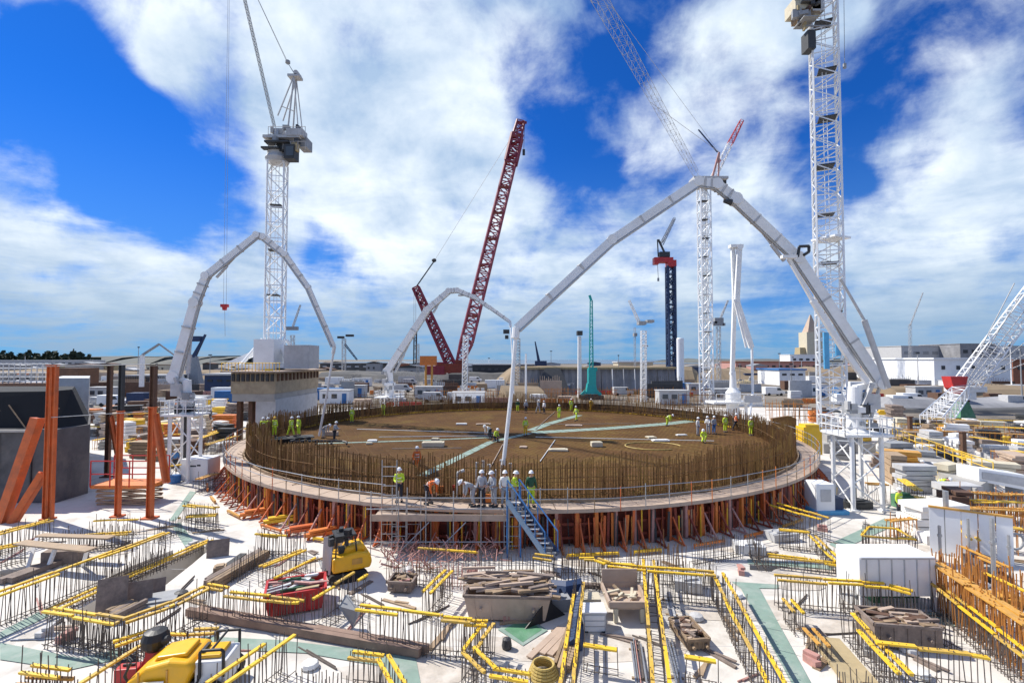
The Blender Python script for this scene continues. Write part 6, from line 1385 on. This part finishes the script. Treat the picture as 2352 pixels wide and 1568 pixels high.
ppl = [
 ('person in orange overalls standing inside the bars left of the pump hose', 957,1088,'stand',.5,'hiorange','hiorange','white_clean'),
 ('person in yellow jacket at the rail below the orange clad one',957,1128,'hold',.2,'hivis','trouser','white_clean'),
 ('person in hi-vis top holding the end of the pump hose',1180,1140,'hold',1.3,'hivis','grecloth','white_clean'),
 ('person in grey overalls just left of the pump hose',1142,1140,'hold',-.9,'grecloth','grecloth','white_clean'),
 ('person in grey overalls, second left of the pump hose',1117,1142,'stand',-.4,'grecloth','trouser','white_clean'),
 ('person in pale overalls at the left of the hose crew',1098,1144,'bend',-1.2,'grecloth','grecloth','white_clean'),
 ('person in pale overalls right behind the hose end',1165,1132,'stand',.3,'tape','grecloth','white_clean'),
 ('person in dark green jacket right of the hose crew at the rail',1217,1146,'stand',.2,'greencloth','hivis','white_clean'),
 ('person in yellow jacket, leftmost of the three on the left platform',604,1004,'stand',.3,'hivis','hivis','white_clean'),
 ('person in yellow jacket, middle of the three on the left platform',618,1003,'hold',-.3,'hivis','hivis','white_clean'),
 ('person bending in yellow jacket, right of the three on the left platform',630,1002,'stand',.8,'hivis','hivis','yellow'),
 ('person in yellow jacket, left of the pair near the left hose end',668,1002,'walk',1.2,'hivis','hivis','white_clean'),
 ('person in yellow jacket, right of the pair near the left hose end',686,1000,'stand',-.6,'hivis','hivis','white_clean'),
 ('person in pale overalls stooping at the left hose end',742,1006,'bend',1.4,'grecloth','grecloth','white_clean'),
 ('person in grey overalls right of the left hose end',768,1012,'hold',1.5,'grecloth','trouser','white_clean'),
 ('person in yellow standing alone at the far left rim',808,970,'stand',.1,'hivis','hivis','white_clean'),
 ('person kneeling in yellow on the green walkway left of the hose',1136,1014,'kneel',.9,'hivis','trouser','white_clean'),
 ('person in pale top stooping beside the kneeling one',1126,1008,'bend',-.9,'tape','trouser','white_clean'),
 ('person in yellow overalls standing mid pour right of the hose',1207,1000,'stand',.3,'hivis','yellow','white_clean'),
 ('person in yellow near the far rim, left of the far pair',1284,962,'stand',.6,'hivis','hivis','white_clean'),
 ('person in yellow near the far rim, right of the far pair',1324,966,'walk',-.8,'hivis','hivis','white_clean'),
 ('person in yellow working beyond the far rim left of the teal rig',1312,944,'stand',.3,'hivis','hivis','white_clean'),
 ('person in yellow beyond the far rim under the teal rig',1358,944,'stand',0,'yellow','yellow','white_clean'),
 ('person bent double in bright yellow on the right part of the pour',1532,978,'bend',.9,'hivis','hivis','white_clean'),
 ('person in white overalls, left of the three at the right rim',1603,1000,'stand',.8,'tape','grecloth','white_clean'),
 ('person in white overalls, middle of the three at the right rim',1627,996,'hold',-.8,'tape','grecloth','white_clean'),
 ('person in blue grey overalls, right of the three at the right rim',1640,996,'stand',.3,'grecloth','blue','white_clean'),
 ('person kneeling in yellow in front of the white clad ones',1618,1016,'kneel',-.6,'hivis','hivis','white_clean'),
 ('person in yellow at the right rim beyond the white clad ones',1666,992,'stand',.2,'hivis','hivis','white_clean'),
 ('person in orange behind the right rim',1690,988,'walk',1.2,'hiorange','trouser','white_clean'),
 ('person in green at the far rim right of the big hose',1189,946,'stand',.2,'greencloth','hivis','white_clean'),
 ('person in grey at the far rim, left of three',1208,948,'stand',.2,'grecloth','trouser','white_clean'),
 ('person in grey at the far rim, middle of three',1236,948,'walk',.9,'grecloth','grecloth','white_clean'),
 ('person in grey at the far rim, right of three',1250,950,'stand',-.9,'tape','trouser','white_clean'),
 ('person in yellow beyond the far rim left of the smaller boom',880,955,'walk',.4,'hivis','hivis','white_clean'),
 ('person in orange stooping at the left rail of the front scaffold',1003,1140,'bend',.9,'hiorange','trouser','white_clean'),
 ('person in yellow beyond the rim under the folded boom',1725,1000,'stand',.2,'hivis','hivis','white_clean'),
]
for (lb, x, y, pose, rz, jm, tm_, hm_) in ppl:
    z = ZD if (y < 1095) else 1.88
    if x < 700: z = 2.2
    p = G(x, y, z); d_ = p - CC; d_.z = 0
    if y > 1120 and d_.length < 23.8: d_ = d_.normalized()*24.3; p = Vec((CC.x+d_.x, CC.y+d_.y, 1.87))
    if d_.length > 24.6 and y < 1095: d_ = d_.normalized()*24.2; p = Vec((CC.x+d_.x, CC.y+d_.y, 1.87))
    person(lb, p, pose, rz, jm, tm_, hm_)
for lb, x, y, pose, rz, jm, z in (('person in lime jacket standing on the slab right of the right boom mast',2066,1190,'stand',.4,'hivis',0), ('person in yellow working on the ramp foot at right',2155,1138,'bend',.5,'hivis',0), ('person in yellow behind the bars left of the ramp worker',2118,1112,'stand',.5,'hivis',0),
     ('person in dark clothes behind the far yellow row at right',2362-15,1010,'stand',.5,'trouser',0), ('person in yellow behind the rusty post at right',2212,1042,'stand',.2,'hivis',0), ('person in orange by the far left stacks',318,1042,'stand',.5,'hiorange',0), ('person in blue by the white container at left',402,1080,'walk',.5,'blue',0)):
    person(lb, G(x,y,z), pose, rz, jm)
# left working platform inside the ring
a_ = G(655,1004,2.2); o = solo(MB().box(a_-Vec((0,0,.06)), (4.6,1.6,.1), .5).box(a_-Vec((0,0,.35)), (4.2,.2,.5), .5), 'work_platform', 'dark', 'dark boarded platform under the workers on the left of the ring', 'platform')
for i in range(3): p = G(700+i*30, 1022, 1.9); solo(MB().path([p+Vec((math.cos(t*.5)*(.9+.2*i), math.sin(t*.7)*.8, .1+.05*t)) for t in range(9)], .09, 7), 'pump_hose', 'dark', 'black hose heaped at the left rim of the pour, ' + ['left one','middle one','right one'][i], 'hose')

settle()
